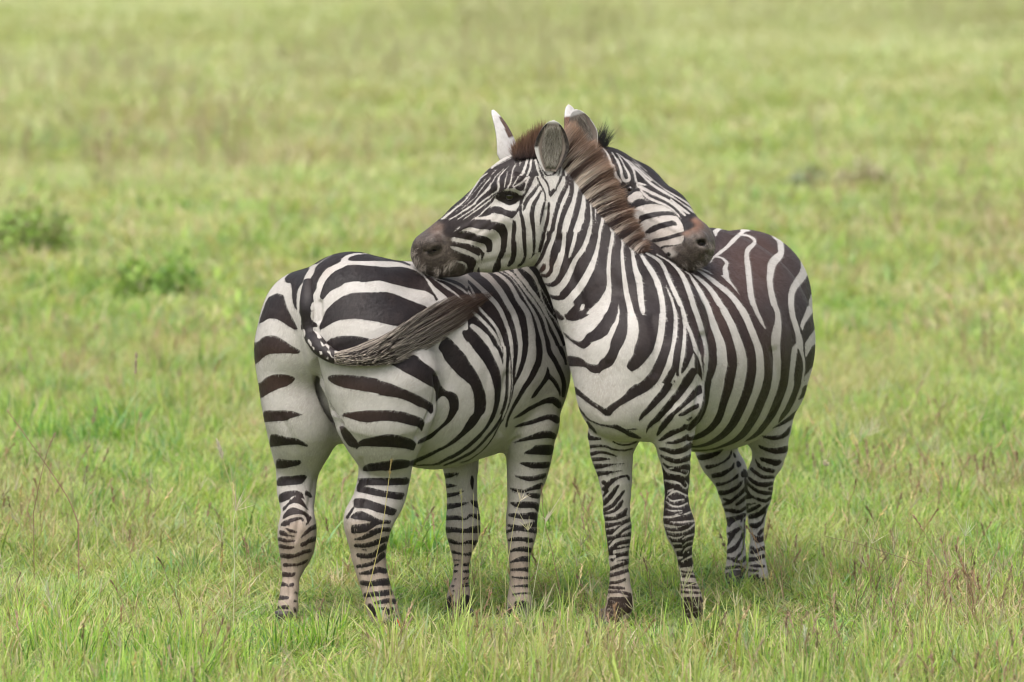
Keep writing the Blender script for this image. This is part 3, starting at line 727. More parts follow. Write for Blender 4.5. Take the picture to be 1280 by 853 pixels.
TR_A = """@318 310 8 | 290,290,474,413
K 300,300 460,180 500,200 560,190 500,290 490,340 440,400 425,470 420,560 430,625 405,600 380,520 375,400 365,350 320,350
K 585,165 600,130 780,30 790,60 770,72 690,120 630,160
K 790,68 720,110 650,155 610,200 600,250 560,310 520,380 485,440 475,500 480,570 445,635 470,700 480,740 465,780 480,850 560,850 570,820 590,790 635,790 620,755 560,725 545,690 555,640 545,580 575,530 590,460 625,400 625,370 640,320 670,270 720,205 800,170 865,135 870,105 930,70 1000,50 1180,56 1280,20 870,0
K 935,115 955,92 1050,65 1190,62 1300,60 1300,132 1100,130 960,130
K 1190,60 1300,10 1320,130 1180,120
K 655,500 685,520 715,480 760,430 880,375 900,350 1020,330 1090,345 1230,325 1300,337 1300,190 1130,180 1050,170 940,170 880,200 810,230 740,290 700,350 670,430
K 655,810 650,790 690,690 720,620 800,540 900,475 980,450 1100,445 1300,445 1300,747 1150,725 1020,705 930,712 850,720 760,760 700,800 660,815
K 210,460 230,455 290,470 305,520 320,580 350,650 390,720 430,800 435,850 400,820 340,780 280,740 210,705 140,705 90,740 40,760 130,500
@470 310 8 | 474,290,585,413
K -20,50 0,60 100,70 230,115 350,170 340,180 230,140 100,132 -20,132
K -20,190 130,195 250,190 330,205 420,240 490,300 540,390 600,480 625,520 600,530 580,480 550,460 500,430 440,420 330,400 230,375 130,350 60,330 -20,325
K -20,445 100,440 200,465 300,510 400,550 510,590 700,760 860,890 1000,1050 620,1010 400,900 240,785 140,770 70,750 -20,742
K 460,245 520,310 600,400 700,480 740,530 830,620 1000,760 1085,855 1175,855 1050,710 940,600 840,520 800,470 700,410 600,330
K 510,268 600,312 680,332 780,378 860,430 940,490 1000,560 1060,620 1130,720 1200,800 1240,850 1200,850 1150,750 1060,660 1000,610 880,520 820,465 700,370 600,322
K 560,290 700,305 800,330 870,370 930,430 1000,515 985,525 930,460 860,395 780,355 680,322
@318 410 8 | 290,413,474,513
K -20,140 25,150 90,90 160,75 230,85 300,130 380,185 440,215 465,240 420,262 330,250 240,255 140,260 80,300 35,350 -20,370
K 70,545 110,500 180,470 260,462 350,475 405,495 400,530 340,575 250,605 150,650 90,690 30,710 20,560
K 715,145 760,110 830,85 920,78 1050,85 1150,110 1280,135 1240,200 1100,230 1000,250 900,250 820,235 760,180
K 730,500 750,480 800,468 920,470 1050,480 1150,495 1300,527 1300,668 1150,640 1050,625 900,600 800,565 750,530
@470 410 8 | 474,413,585,513
K -20,518 130,550 250,600 370,650 450,690 520,730 570,765 575,860 545,860 480,800 420,785 350,745 250,705 100,680 -20,665
K 40,150 430,290 420,300 480,350 560,400 590,440 620,500 650,580 700,630 760,640 810,670 830,730 830,790 820,860 735,860 738,780 725,720 690,685 660,680 620,710 598,745 600,650 580,600 500,560 400,500 300,450 220,400 160,370 0,230
K 620,200 660,250 690,320 750,390 830,480 900,530 950,600 980,680 985,760 980,860 1085,860 1100,760 1105,680 1080,580 1040,480 980,380 890,270 820,190 740,105 680,80
K 860,65 940,180 1040,290 1100,370 1160,510 1190,620 1185,720 1165,860 1210,860 1250,640 1255,560 1230,440 1180,330 1130,220 1050,90 975,-10 880,-10
@570 330 8 | 585,290,730,433 K
w 0,195,20 80,235,24 150,310,24 195,380,26 250,460,28 320,535,30 390,620,32 440,720,36 480,848,30
w 0,145,14 60,165,16 130,210,18 170,280,26 200,350,30
w 105,118,45 200,200,45 280,275,50 350,345,50 420,425,48 470,520,45 510,620,40 540,720,40 560,855,38
w 270,92,60 345,150,60 405,220,60 460,295,60 520,400,60 575,495,60 605,585,60 630,690,55 650,855,45
w 385,80,30 455,125,35 525,185,40 580,270,45 625,360,50 670,420,55 720,505,60 745,610,70 760,715,75 762,855,75
w 420,65,14 510,108,14 575,170,16 635,250,18 675,315,20 720,390,24 770,470,32 815,570,40 845,670,42 875,780,40 880,855,36
w 485,53,30 570,115,35 640,195,35 700,280,32 750,340,35 800,410,35 850,490,30 890,570,30 920,680,35 960,770,45 980,855,55
w 585,40,40 630,110,45 690,180,45 750,265,40 800,330,40 860,420,40 900,500,35 950,590,35 1000,690,35 1040,780,30 1070,855,25
w 670,18,60 730,70,45 790,140,35 825,220,30 850,310,22 880,390,20 930,480,18 985,550,16 1040,640,22 1090,730,28 1115,855,25
w 800,150,8 850,240,14 900,330,13 950,430,9 1000,520,7 1060,620,7 1110,720,7
W -20,290 60,340 140,430 260,540 340,620 420,720 460,855 440,855 390,740 320,650 240,570 130,460 0,330
W -60,700 50,690 120,770 190,860 -60,860
W 130,620 160,590 240,640 330,720 400,855 340,855 250,740 160,650
@470 510 8 | 474,513,628,600
K 480,-30 570,-30 575,30 550,65 520,30
K 735,-20 730,60 690,140 600,220 530,270 430,320 410,365 490,335 560,300 650,210 740,140 800,60 835,-20
K 980,-20 960,60 900,160 860,230 780,310 700,370 600,420 500,465 410,505 345,530 345,580 400,572 395,548 500,505 600,450 700,400 800,340 900,260 990,180 1050,90 1095,-20
K 1180,-20 1140,110 1080,210 1000,290 900,380 800,450 700,500 600,560 400,570 400,580 620,572 700,530 820,480 930,400 1030,310 1110,210 1180,110 1225,-20
k 1290,30,22 1240,120,25 1180,210,25 1120,280,25 1040,370,22 960,440,25 870,490,25 780,535,20 680,575,12
k 1280,90,8 1220,200,8 1160,310,9 1090,400,8 1000,475,7 920,525,8 850,545,8
K -20,18 150,22 280,40 400,80 460,105 490,150 455,245 440,195 300,160 200,135 100,128 -20,130
K -20,290 60,270 150,262 250,280 350,310 395,345 400,370 375,430 320,410 250,400 100,388 -20,390
K -20,547 120,530 240,512 345,528 335,590 240,610 130,630 -20,622
K -20,703 100,712 200,710 325,690 325,765 200,765 -20,772
k 690,680,50 760,668,38 830,652,4
k 710,785,45 770,778,25 815,770,4
k 820,842,10 870,830,12
k 965,720,26 970,780,15
@570 430 8 | 585,433,730,518 628,518,730,535
K -20,290 50,320 110,370 150,420 180,500 188,600 180,700 150,780 85,860 185,860 250,750 290,680 303,600 295,500 260,400 210,290 140,190 60,90 0,10
K 130,-10 200,80 280,180 340,290 370,380 390,480 385,600 360,700 320,800 290,860 345,860 390,720 420,640 440,560 450,450 450,350 440,270 400,180 350,80 300,-10
K 365,-10 430,80 460,170 468,215 475,180 460,80 425,-10
k 466,0,8 472,120,6
k 518,-10,42 522,100,34 515,200,28 513,300,27 512,400,28 508,500,28 490,600,30 455,700,28 390,840,26
k 545,100,6 551,200,6 553,300,6 555,400,6 545,520,6 520,640,7 470,760,8 415,860,8
k 598,-10,45 598,100,40 588,200,32 580,300,25 578,400,12 560,520,6 530,620,6 480,740,6
k 697,-10,52 690,80,52 670,180,45 640,270,38 605,350,28 580,410,10
k 830,-10,58 835,80,60 825,180,62 790,260,60 745,350,52 690,430,45 640,520,38 590,600,32 550,680,25 520,750,20 500,850,18
k 920,-10,45 935,80,48 985,160,45 1030,250,45 1065,330,42 1080,400,42 1078,460,40 1072,520,30
k 1020,-10,40 1060,80,42 1090,150,25 1100,200,20
k 918,235,8 918,290,35 905,340,45 860,410,35 820,460,35 790,505,35 760,540,12
k 918,310,40 970,360,40 1010,420,35 1035,480,22 1040,520,8
k 580,742,8 650,705,30 740,645,35 830,600,38 900,570,50 970,565,65 1010,590,70 1030,620,50
k 575,845,14 650,810,30 750,785,38 850,750,45 930,730,50 985,745,70 1010,760,70
@318 510 8 | 290,513,474,614
K 90,30 180,15 300,20 400,40 490,65 440,80 370,100 310,130 240,130 140,140 90,140
K 155,290 175,260 230,265 320,295 420,305 500,345 537,378 525,390 440,365 330,370 200,385 150,392
K 220,505 350,525 450,520 472,540 450,570 380,585 300,605 245,605 215,605
K 220,715 350,685 430,675 500,668 528,690 500,730 460,765 380,770 300,775 225,782
K 870,80 900,50 1000,40 1130,20 1300,15 1300,130 1200,135 1130,148 1030,130 950,100
K 1015,420 1020,370 1050,330 1130,300 1300,272 1300,390 1100,382 1050,385
K 1080,635 1090,585 1150,555 1300,538 1300,625
@330 600 8.533
K 150,-40 440,-40 430,10 400,45 300,50 150,70
K 160,160 210,130 300,112 370,118 415,150 430,200 425,240 460,300 478,330 430,290 370,250 310,245 260,270 235,310 205,335 200,300 230,270 270,235 275,205 190,240 160,240
W 275,190 340,160 335,175 285,215
W 385,190 415,190 460,260 480,320 425,235
K 438,125 455,112 490,135 515,180 495,195 470,170 438,165
K 200,390 245,325 300,290 370,310 430,335 475,370 510,400 495,430 465,475 440,490 460,440 450,400 420,370 360,362 290,375 235,400 205,420
K 180,470 210,440 290,410 360,395 410,400 425,430 410,450 390,415 330,440 280,455 270,480 220,495 180,490
k 235,520,15 290,545,30 345,555,20
K 165,535 215,545 260,585 335,598 325,608 230,600 165,585
k 165,630,40 240,650,35 325,650,16
k 175,705,40 250,722,35 310,720,22
k 190,805,45 260,815,50 340,805,35 420,770,40 490,755,35
k 395,615,6 440,570,32 500,520,45 550,500,50
k 410,690,46 445,675,46
k 462,665,35 500,640,55 540,630,50
@330 690 8.533
k 220,140,40 290,140,30 360,135,25 430,110,30 465,85,10
k 210,240,50 300,245,40 330,225,14
k 195,345,50 240,350,24
k 255,365,20 300,350,40
k 170,490,50 250,490,30
k 335,430,20 350,440,16
k 325,520,22 350,530,16
k 160,590,30 250,590,40
k 325,600,22 335,640,20
k 230,650,26 300,690,36
k 155,700,50 200,740,60 180,800,60
@420 600 8.533
K 225,-20 785,-20 770,50 640,55 500,60 320,55 300,70 400,90 500,115 620,130 740,140 700,215 600,200 500,180 400,165 320,145 220,125 225,60 250,20
K 190,200 260,195 330,205 420,240 520,270 600,300 655,318 610,385 520,360 440,345 350,310 280,300 190,297
k 185,300,20 160,340,26 120,400,30
K 145,400 200,350 260,330 320,350 400,390 470,430 590,430 575,470 520,465 440,480 380,520 320,555 250,570 160,570 165,480 280,470 380,460 390,450 300,430 200,420
w 190,522,10 250,527,6
k 195,635,14 280,620,40 350,590,55 420,550,60 500,530,45 560,530,50
k 210,700,34 300,700,45 380,685,50 450,660,55 550,625,55
k 280,745,12 325,745,12
k 235,800,34 320,808,45 400,795,40 450,760,50 520,712,60
@420 690 8.533
k 235,45,20 300,50,40 400,40,40 450,-10,50
k 420,110,40 460,75,45 500,35,60
k 230,155,30 300,145,40 380,125,40 430,95,40
k 260,230,25 350,220,45 400,205,60 450,190,60 520,205,55
k 280,330,50 380,340,55 460,325,70 560,320,80
k 320,460,50 420,450,50 500,440,60 580,430,60
k 360,570,40 400,640,55 400,690,36
k 420,545,24 500,530,50 560,520,50 620,530,60
k 460,610,36 540,600,14
k 560,640,60 610,620,60
k 450,690,36
k 580,710,50 630,690,50
k 470,740,36 600,770,50
@545 560 8
k 70,280,50 150,275,38 230,255,5
k 95,380,45 160,378,28 210,378,5
k 105,478,45 200,460,30 280,430,6
k 120,585,55 230,570,40 320,545,8
k 350,530,16 390,555,55 425,570,60
k 110,700,45 230,700,40 270,712,22 310,705,18 345,672,25 430,690,60
k 100,815,50 230,825,45 300,830,38 430,820,60
k 362,290,25 360,350,32 365,410,12
K 865,55 960,5 1000,-30 1180,-30 1160,75 1050,68 930,62
K 830,155 860,143 1000,145 1150,138 1120,205 970,208 900,185
K 785,268 850,285 950,285 1040,265 1110,248 1090,300 1000,325 920,335 840,305 800,290
K 735,395 800,410 880,420 960,385 1072,340 1055,410 940,425 880,450 800,440 750,420
K 900,450 1045,455 1030,510 960,500 910,475
K 742,540 800,545 900,535 1030,545 1020,650 985,600 900,600 820,600 750,565
K 725,655 900,655 960,640 1010,650 1008,750 980,715 850,710 725,685
k 730,775,26 850,795,36 900,780,35 1010,760,60
k 715,830,18 800,822,16
@545 660 8
k 105,20,60 200,20,45 280,35,28 350,15,50 430,10,70
k 130,125,40 200,150,35 260,155,12 330,140,35 395,150,50
k 165,240,30 240,258,18 300,265,22 340,260,35
k 180,322,10 240,322,8
k 190,375,18 225,365,12
k 285,370,28 335,360,30
k 190,435,26 212,432,16
k 280,435,24 335,435,28
k 190,510,14 200,510,12
k 280,510,22 325,500,26
k 275,575,28 325,565,40
k 165,580,18 175,580,18
k 175,630,18
K 240,670 300,665 355,690 355,780 345,850 240,850 225,760
K 95,720 130,680 180,670 160,720 210,760 150,850 95,850
k 705,40,25 780,15,30 850,20,20 1000,30,50
K 720,110 800,90 960,100 980,140 930,150 850,130 720,135
k 740,235,18 800,218,35 880,212,50 950,225,45
k 745,345,12 800,325,32 860,310,50 940,312,55
k 755,420,20 840,415,28 935,418,50
k 760,490,12 830,500,16 935,500,30
k 775,585,16 850,580,18 935,580,35
k 770,665,18 850,655,16 935,655,18
K 780,735 850,725 930,740 960,860 850,860 720,860 790,800
@590 510 8
K 400,350 480,315 600,270 720,225 800,235 845,270 825,315 780,300 700,305 560,325 440,345
@424 532 1
K 0,0 8,2 26,24 20,28 12,26 4,14
"""
TR_H = """@0 0 1
K 740,150 780,170 900,250 900,350 740,350
@690 125 8.533
w 520,520,11 550,580,16 545,650,16
w 550,520,14 600,590,24 630,680,28 660,740,20
w 640,560,14 690,640,19 730,740,23 745,830,20
w 690,570,9 740,640,16 780,720,20 815,780,28
w 700,570,8 790,650,13 850,720,16 880,780,22
w 720,580,6 830,670,11 920,750,14
w 860,660,8 940,720,10
@720 200 8.533
w 445,-10,17 480,90,24 495,170,30 520,220,38 570,210,34 562,150,28 530,90,19 490,10,14
w 540,-10,9 610,90,20 630,170,24 650,240,24 700,255,26 765,275,8
w 400,60,26 430,170,34 480,230,26
w 640,265,16 720,300,28 820,360,35
w 690,330,16 760,380,25
w 560,5,9 700,130,18 800,220,22
w 600,-10,8 760,125,10
W 540,400 640,330 700,340 720,400 800,450 700,420 640,430 600,460 560,450
W 520,560 620,520 700,480 820,465 920,490 1024,540 1024,900 600,1200 520,900
@780 200 8.533
w 10,-10,12 90,70,16 180,150,21 260,230,25 340,290,30 440,350,30 540,410,18 640,480,18 740,550,34 790,575,26
w 90,15,8 200,115,10 320,222,12 420,303,14 500,353,18 600,412,22 700,480,25 785,552,25 825,585,20
w 150,290,20 180,300,25 300,350,30 400,400,33 480,440,33 560,500,33 620,560,30 650,590,26
w 500,420,20 580,490,30 660,550,30 700,575,16
w 180,320,20 240,390,30 340,440,30 440,480,25 520,530,20 580,590,18 615,630,8
W 120,520 220,480 300,465 420,485 500,530 600,640 640,720 640,900 450,1250 200,1250 90,600
K 90,445 170,410 240,430 290,455 210,480 140,500 110,480
K 160,600 230,575 340,555 460,545 520,560 560,600 500,590 420,590 300,615 210,640 160,690 160,640
K 220,770 290,710 400,670 520,645 560,670 570,700 520,700 400,730 300,775 230,785
@780 260 8.533
K 255,420 300,330 400,320 520,285 640,250 700,260 640,290 560,310 460,340 350,365 300,360
k 370,445,14 430,412,20 520,405,12 600,390,10 640,350,6
K 440,490 480,470 500,500 480,520
@720 200 8.533
K 495,240 580,240 640,285 690,318 620,322 590,350 540,380 505,320
"""
TR_B = """@0 0 1
K 668,180 720,150 800,230 830,290 900,270 1030,270 1030,480 690,480 664,340 668,260
@680 290 8 | 684,290,820,393 K
w 110,-10,42 90,70,42 60,150,44 38,230,44 35,330,34 20,390,30 0,410,22
w 205,-10,40 200,90,42 190,180,46 160,290,56 120,380,56 70,450,50 20,478,38 -30,485,34
w 320,-10,36 300,90,40 275,180,36 255,245,26
w 455,-10,40 430,80,46 380,190,50 320,270,50 270,380,60 220,480,70 160,560,70 100,600,60 40,580,50 10,540,30
w 560,-10,28 550,80,32 525,200,42 490,310,60 440,420,75 370,540,80 290,640,80 220,710,80 130,720,80 90,700,60 60,660,24
W 60,680 110,700 240,690 320,720 250,790 205,840 190,840 110,790
w 390,738,40 378,768,40
w 685,-10,26 680,80,40 660,180,36 650,290,38 645,400,44 650,500,42 645,580,60 625,660,100 590,740,125 540,800,150 490,860,160
w 746,720,5 748,770,16 745,860,26
w 765,-20,40 770,50,22 785,120,22 780,200,32 785,300,36 795,400,42 810,520,50 830,640,56 855,740,62 880,860,72
w 880,20,40 865,80,40 850,130,26 880,190,30 895,280,42 915,380,56 945,470,70 960,580,66 970,680,60 985,780,54 995,835,16
w 1000,50,40 960,120,40 940,190,28 970,230,30 1020,310,45 1080,400,56 1125,490,56 1150,600,60 1175,700,60 1190,860,66
w 1020,210,24 1080,245,26 1150,290,32 1200,370,36 1240,450,40 1275,540,42
w 1130,215,14 1200,260,16 1280,330,20
@800 290 8 | 820,265,1040,383 K 820,383,846,394 K
w 50,205,24 120,245,28 190,290,36 240,360,40 280,460,42 330,570,46 380,680,46 420,770,44 448,860,42
w 0,230,22 60,310,42 130,420,52 180,520,56 205,620,56 225,740,58 228,860,60
w 262,548,10 290,610,22 320,690,28 342,770,30 348,860,32
w 150,220,16 230,260,16 320,320,22 390,390,38 440,470,52 470,540,54 505,640,56 535,740,56 572,860,58
w 440,390,6 495,430,20 540,500,34 590,580,46 630,660,56 675,750,58 718,860,58
w 515,415,8 590,470,30 660,530,42 720,600,52 770,680,62 820,760,66 875,860,70
w 575,385,14 650,430,34 730,490,46 820,560,52 900,630,56 970,710,60 1010,770,62 1068,860,66
w 590,362,8 650,385,16 735,430,8
w 1030,0,36 970,50,40 920,100,44 860,160,36 790,215,34 740,250,20 700,300,26
w 740,250,16 800,255,20 850,290,30 865,320,36 850,370,52 860,430,60 870,470,44 920,530,22 1000,635,6
W 800,438 830,430 860,440 880,480 850,470
w 1000,35,18 1060,35,22 1110,55,26 1145,90,36 1130,130,44 1085,170,52 1065,220,46 1070,300,56 1085,420,60 1095,520,60 1105,620,64 1130,720,56 1180,820,44 1205,860,42
@870 270 8 +
W 465,100 490,90 545,100 525,135 552,155 450,168 438,150
W 160,150 240,105 340,85 310,115 230,150 210,190 190,220 175,170
w 770,195,40 830,240,60 845,300,64 845,380,68 800,430,88 760,480,88 745,560,72 735,640,62 745,740,62 772,860,66
w 1050,430,30 1075,500,60 1070,580,86 1030,640,86 980,710,72 955,780,66 950,860,62
W 1165,740 1135,820 1125,860 1240,860 1240,740
@840 380 8 | 846,383,1040,476 K
w 25,-10,33 35,100,36 40,200,36 35,300,34 25,400,34 15,500,48 0,600,48 -20,660,58
w 85,-10,38 110,80,42 128,170,52 128,230,30
w 125,230,28 125,320,36 118,420,40 105,520,42 90,600,32 78,680,26 85,710,28
w 145,190,32 180,280,38 215,380,42 240,460,50 270,520,36 290,600,20 305,700,16 312,860,12
W 215,480 226,520 225,640 190,640 150,700 80,780 0,860 -40,860 0,800 60,720 110,690 160,620
W 235,710 255,695 275,720 310,800 318,860 290,830 265,795 240,810 195,860 140,860 190,800
w 205,-10,55 240,90,55 275,190,56 300,280,54 325,370,46 340,460,46 340,560,52 335,650,40 325,740,24 320,860,14
w 345,-10,58 380,100,60 415,210,72 450,300,78 485,400,92 497,500,102 500,600,106 480,700,112 450,790,126 435,860,128
w 480,-10,58 530,90,72 580,180,72 620,280,78 660,390,88 690,500,98 700,600,102 690,700,106 670,780,106 655,860,106
w 640,-20,56 710,80,72 760,180,68 800,280,72 840,380,72 870,480,76 880,580,80 882,680,82 870,780,92 860,860,92
w 805,-20,48 850,90,42 890,170,36 930,245,14
w 1018,-10,58 1050,80,54 1060,180,68 1045,290,96 1035,390,92 1045,500,82 1048,600,82 1045,700,82 1035,800,82 1030,860,82
@900 370 7.754 +
w 690,-10,62 690,80,62 700,180,56 730,280,56 755,370,56 770,450,70 790,540,36 810,620,26 815,700,24 808,760,24 800,860,32
w 760,470,46 725,510,56 712,600,56 700,700,52 690,790,52 685,860,52
W 870,20 960,-20 960,100 925,105 880,190 820,270 800,350 775,290 790,240 830,140
W 960,270 930,300 880,370 830,440 820,480 825,610 850,570 895,480 960,450
W 960,650 885,690 850,740 818,770 815,860 960,860
@690 390 8 | 680,393,846,480
K 130,-30 420,-30 370,30 300,70 220,92 150,80 125,40
K 0,0 60,-10 130,65 110,85 60,70 -20,0
K 540,-10 655,-10 640,80 590,150 560,220 490,270 400,300 370,340 320,370 270,350 200,300 140,250 100,190 150,230 200,270 265,300 310,285 350,220 410,190 470,120 510,70
K 680,-10 752,-10 755,200 720,310 680,370 640,470 600,540 510,580 470,615 400,610 330,550 280,545 140,540 130,440 200,440 290,460 360,520 460,530 480,490 540,440 580,370 590,290 630,200 670,100
K 825,-20 1070,-20 1065,150 1040,280 1010,390 950,470 880,550 800,600 745,560 760,500 815,430 825,350 850,300 870,200 865,110 840,50
w 908,0,34 912,22,26
k 1180,-10,75 1175,100,78 1165,220,82 1145,340,88 1110,450,95 1065,560,105 1010,660,115 930,740,110 840,790,92 760,828,76 700,865,60
k 1275,220,40 1265,300,50 1245,420,55 1230,540,60 1170,660,70 1110,760,75 1055,860,75
k 1290,640,30 1250,760,60 1240,860,40
@700 480 8 | 700,480,842,552
K 780,-20 980,-20 880,70 780,120 690,170 600,220 540,270 500,320 450,315 400,270 340,230 280,190 200,130 130,80 90,30 60,-60 130,10 190,60 260,120 320,170 400,220 460,250 500,210 570,170 640,120 680,60
k 1100,-20,75 1040,80,75 960,170,65 890,250,55 830,310,40 795,360,16
k 1250,0,85 1190,90,80 1120,180,75 1040,270,65 970,350,55 910,400,40 875,450,18 865,490,6
k 1290,150,60 1230,220,60 1160,290,60 1090,350,60 1030,420,60 985,490,30 970,520,8
k 1290,265,45 1230,310,40 1160,340,40
K 1290,330 1250,370 1250,400 1180,430 1080,480 1010,540 950,600 945,670 960,650 1000,580 1080,540 1180,490 1290,455
k 130,160,10 220,280,18 280,350,14 380,400,14 500,425,24 560,430,44 640,470,40 720,510,48 800,540,20
k 650,460,10 770,450,10
k 530,575,6 600,605,14 680,605,16 760,575,10
k 270,390,32 320,440,32 360,490,12
k 245,440,20 280,500,25 300,540,45 400,550,22
k 775,575,12 840,590,12 885,600,10
@830 470 8 | 842,476,1040,600
K 60,-10 140,-10 95,80 40,160 -20,190 -20,110 40,50
K 220,-10 325,-10 260,90 170,210 90,290 -20,385 -20,305 80,210 160,90
K 340,90 370,90 385,170 330,200 250,270 180,330 110,390 60,440 -20,510 -20,430 60,390 120,330 200,260 260,180 310,120
K 350,270 345,320 280,350 200,400 130,400 200,350 280,300
K 220,440 285,400 265,440 240,450
K 200,480 245,490 245,520 150,570 60,600 -20,640 -20,590 100,540 180,510
K 245,575 252,630 180,670 90,690 10,670 90,650 170,620
K -20,720 100,740 180,730 258,680 262,740 200,770 100,780 -20,750
K -20,795 80,810 160,820 258,790 255,860 -20,860
k 450,-10,75 430,120,60 415,250,55 390,340,55 340,430,60 250,520,60
k 665,-10,95 640,120,90 600,250,75 570,360,70 530,450,70 450,540,55 350,600,50 250,635,35
k 870,-10,95 840,130,90 790,270,85 740,380,85 680,490,75 590,590,60 480,660,40 370,700,25 250,710,12
k 1040,-10,80 1020,120,85 970,250,85 920,370,85 860,480,75 790,580,65 700,650,40 600,695,25 500,730,12 380,745,10 260,740,6
k 1205,-10,90 1185,110,85 1140,240,80 1090,360,75 1030,460,60 960,550,50 890,610,30 820,650,8
@900 470 7.754 +
k 760,-10,70 745,100,60 700,230,55 650,330,50 600,400,35 570,450,8
K 900,50 840,150 820,200 750,240 790,170 800,110
K 830,280 760,370 700,420 600,480 500,510 560,470 650,410 730,340
K 690,470 670,570 600,610 510,625 430,600 395,575 500,585 600,570 640,530
@865 550 8.529
K 700,50 800,85 900,90 1040,55 1010,140 880,150 780,115 720,85
K 720,180 800,200 975,215 910,285 810,250 730,220
K 670,190 700,240 760,290 895,315 870,355 780,340 700,290 680,240
k 635,310,35 680,350,35 760,395,38 860,395,35
K 590,380 650,420 730,460 870,440 870,480 780,505 700,495 640,460 600,420
k 830,520,30 860,520,35
k 570,430,30 620,490,30 690,540,35 770,565,40 855,570,35
k 580,540,36 620,590,26 700,630,28 780,650,36 845,615,28
k 590,610,44 650,615,14
k 590,690,26 680,675,10
k 600,760,36 660,730,38 720,700,30
K 605,820 690,790 750,730 820,670 805,720 745,800 680,835 610,845
k 752,860,20 785,780,10
K 45,165 180,145 350,90 290,150 200,200 80,222
K 130,272 260,260 350,220 400,160 420,100 430,130 410,190 360,230 270,280 160,318
K 200,365 320,340 420,290 450,230 450,300 400,340 330,390 220,410
K 250,455 340,455 420,420 480,370 500,350 495,400 410,450 340,480 260,497
K 275,540 380,540 470,490 520,440 545,430 525,490 450,550 370,585 280,590
k 325,690,25 400,665,34 460,620,34 540,550,36 570,510,28
k 340,630,25 400,650,22
k 475,690,25 530,650,38 585,600,34
k 345,745,28 430,755,42 500,765,34 580,720,38
K 360,825 460,815 580,770 570,820 500,860 360,860
K 440,120 475,180 460,195 440,170
K 465,250 490,215 535,265 485,300
K 515,360 560,295 600,370 590,400 530,400
k 570,420,26 580,520,26
@865 640 8.529
K 360,60 470,45 580,5 560,40 480,90 420,130 395,170 360,120
k 535,70,18 520,110,10
K 365,230 440,190 520,150 530,180 470,230 420,310 365,375 385,280 405,262
K 365,410 450,360 510,290 540,200 548,250 520,330 480,400 420,440 365,440
k 562,80,12 556,200,14 546,350,14 530,430,12
k 370,490,28 460,500,28 520,440,26
k 450,520,36 530,530,33 570,490,40
k 370,600,32 440,590,32 520,590,32 575,640,28
k 370,660,22 450,655,22 540,680,22
k 350,700,36 430,700,28 500,720,36
k 625,50,50 700,30,50 770,-5,40
K 605,120 690,120 765,75 765,100 730,150 690,180 615,165
k 715,235,36 755,185,34
K 640,230 680,260 740,265 775,230 770,310 700,335 660,300
k 640,380,36 680,410,28 765,385,45
k 635,430,36 700,430,20
k 610,510,46 690,500,42 765,470,40
k 615,575,10 680,575,32 765,580,28
k 610,620,26 700,630,26
k 630,690,34 700,680,34
k 610,720,26 720,730,34
@865 640 8.529
K 345,705 575,700 600,800 335,800
w 350,735,10 430,725,8 570,745,8
w 350,775,8 450,770,8 580,785,8
K 605,705 800,700 830,800 600,800
w 610,745,8 700,735,8 800,745,8
@725 540 8 | 720,552,866,644
k 50,10,40 110,45,38 210,70,10
k 80,150,35 180,140,25 260,145,20 330,175,16 430,185,16 530,168,12
k 330,95,12 390,125,12 480,130,13 560,100,18
k 120,220,38 200,203,28 280,215,24 370,245,8
k 130,275,38 210,272,35 300,272,8
k 150,345,50 230,340,42 330,325,12 440,318,6
k 180,420,50 260,410,38 330,400,16 420,388,6
k 235,505,42 238,506,42
k 245,570,50 310,500,45 380,460,24 470,440,22 488,470,26
k 235,640,16 270,590,36
k 240,710,50 310,640,45 350,580,38 385,535,16
k 245,780,36 320,740,38 380,670,34 440,590,20
k 250,818,26 340,790,28 390,740,42 425,690,22
k 340,860,40 430,820,48 465,770,22
w 200,432,6 255,435,8
k 860,110,14 960,100,38 1040,60,48 1100,25,40
k 800,165,20 860,180,42 940,200,52 1030,180,56 1110,130,50
k 810,235,16 880,270,42 980,295,44 1100,255,56
K 825,300 880,340 960,350 1110,310 1100,500 1085,650 1130,860 835,860 855,600 828,400
w 825,330,18 870,385,36 930,408,32 1000,418,26 1050,438,22 1082,410,14 1075,385,12 1010,380,12
w 890,365,16 935,362,16
w 850,485,22 930,500,32 1000,520,22 1040,560,18 1065,560,22 1078,530,18 1050,490,12
w 880,590,22 930,575,22
w 885,635,18 930,600,26 970,595,22 1040,625,20 1075,640,18
w 870,650,12 920,690,22 1035,675,18
w 860,695,12 920,740,22 1000,745,20 1075,713,20
w 855,770,12 920,790,20 1015,785,14
w 955,825,12 1020,808,12
w 880,850,18 1000,845,24 1110,800,24
@725 640 8 | 720,644,885,746
K 235,-10 500,-10 515,120 515,200 495,330 490,500 290,500 275,300 245,120
K 825,-10 1120,-10 1150,100 1145,250 1125,330 1130,570 990,570 970,420 915,300 865,220 835,100
w 245,35,22 330,35,27 400,0,22
w 250,100,20 350,95,26 430,70,30 500,35,32
w 260,172,18 340,155,24 405,125,8
w 270,235,14 320,235,22 370,200,36 430,150,36 505,108,28
w 405,235,8 450,205,26 510,180,32
w 280,305,14 315,285,10
w 295,350,22 350,295,36 420,270,32 500,258,28
w 380,350,22 430,335,22 490,328,24
w 345,400,40 420,385,36 495,368,34
w 295,452,32 350,445,26
w 330,515,28 380,470,32 490,452,32
W 290,500 490,485 520,860 280,860
k 310,570,34 380,540,34 485,505,30
k 300,635,38 400,610,38 490,580,30
k 300,710,28 390,700,28 450,675,22
k 300,755,26 400,760,28 440,765,22
k 290,800,28 400,800,28 510,830,32
k 290,848,18
w 830,50,26 920,50,26 1000,30,22 1110,-5,28
w 905,100,10 980,105,20 1140,88,26
w 850,133,26 900,145,32 980,150,18 1045,135,8
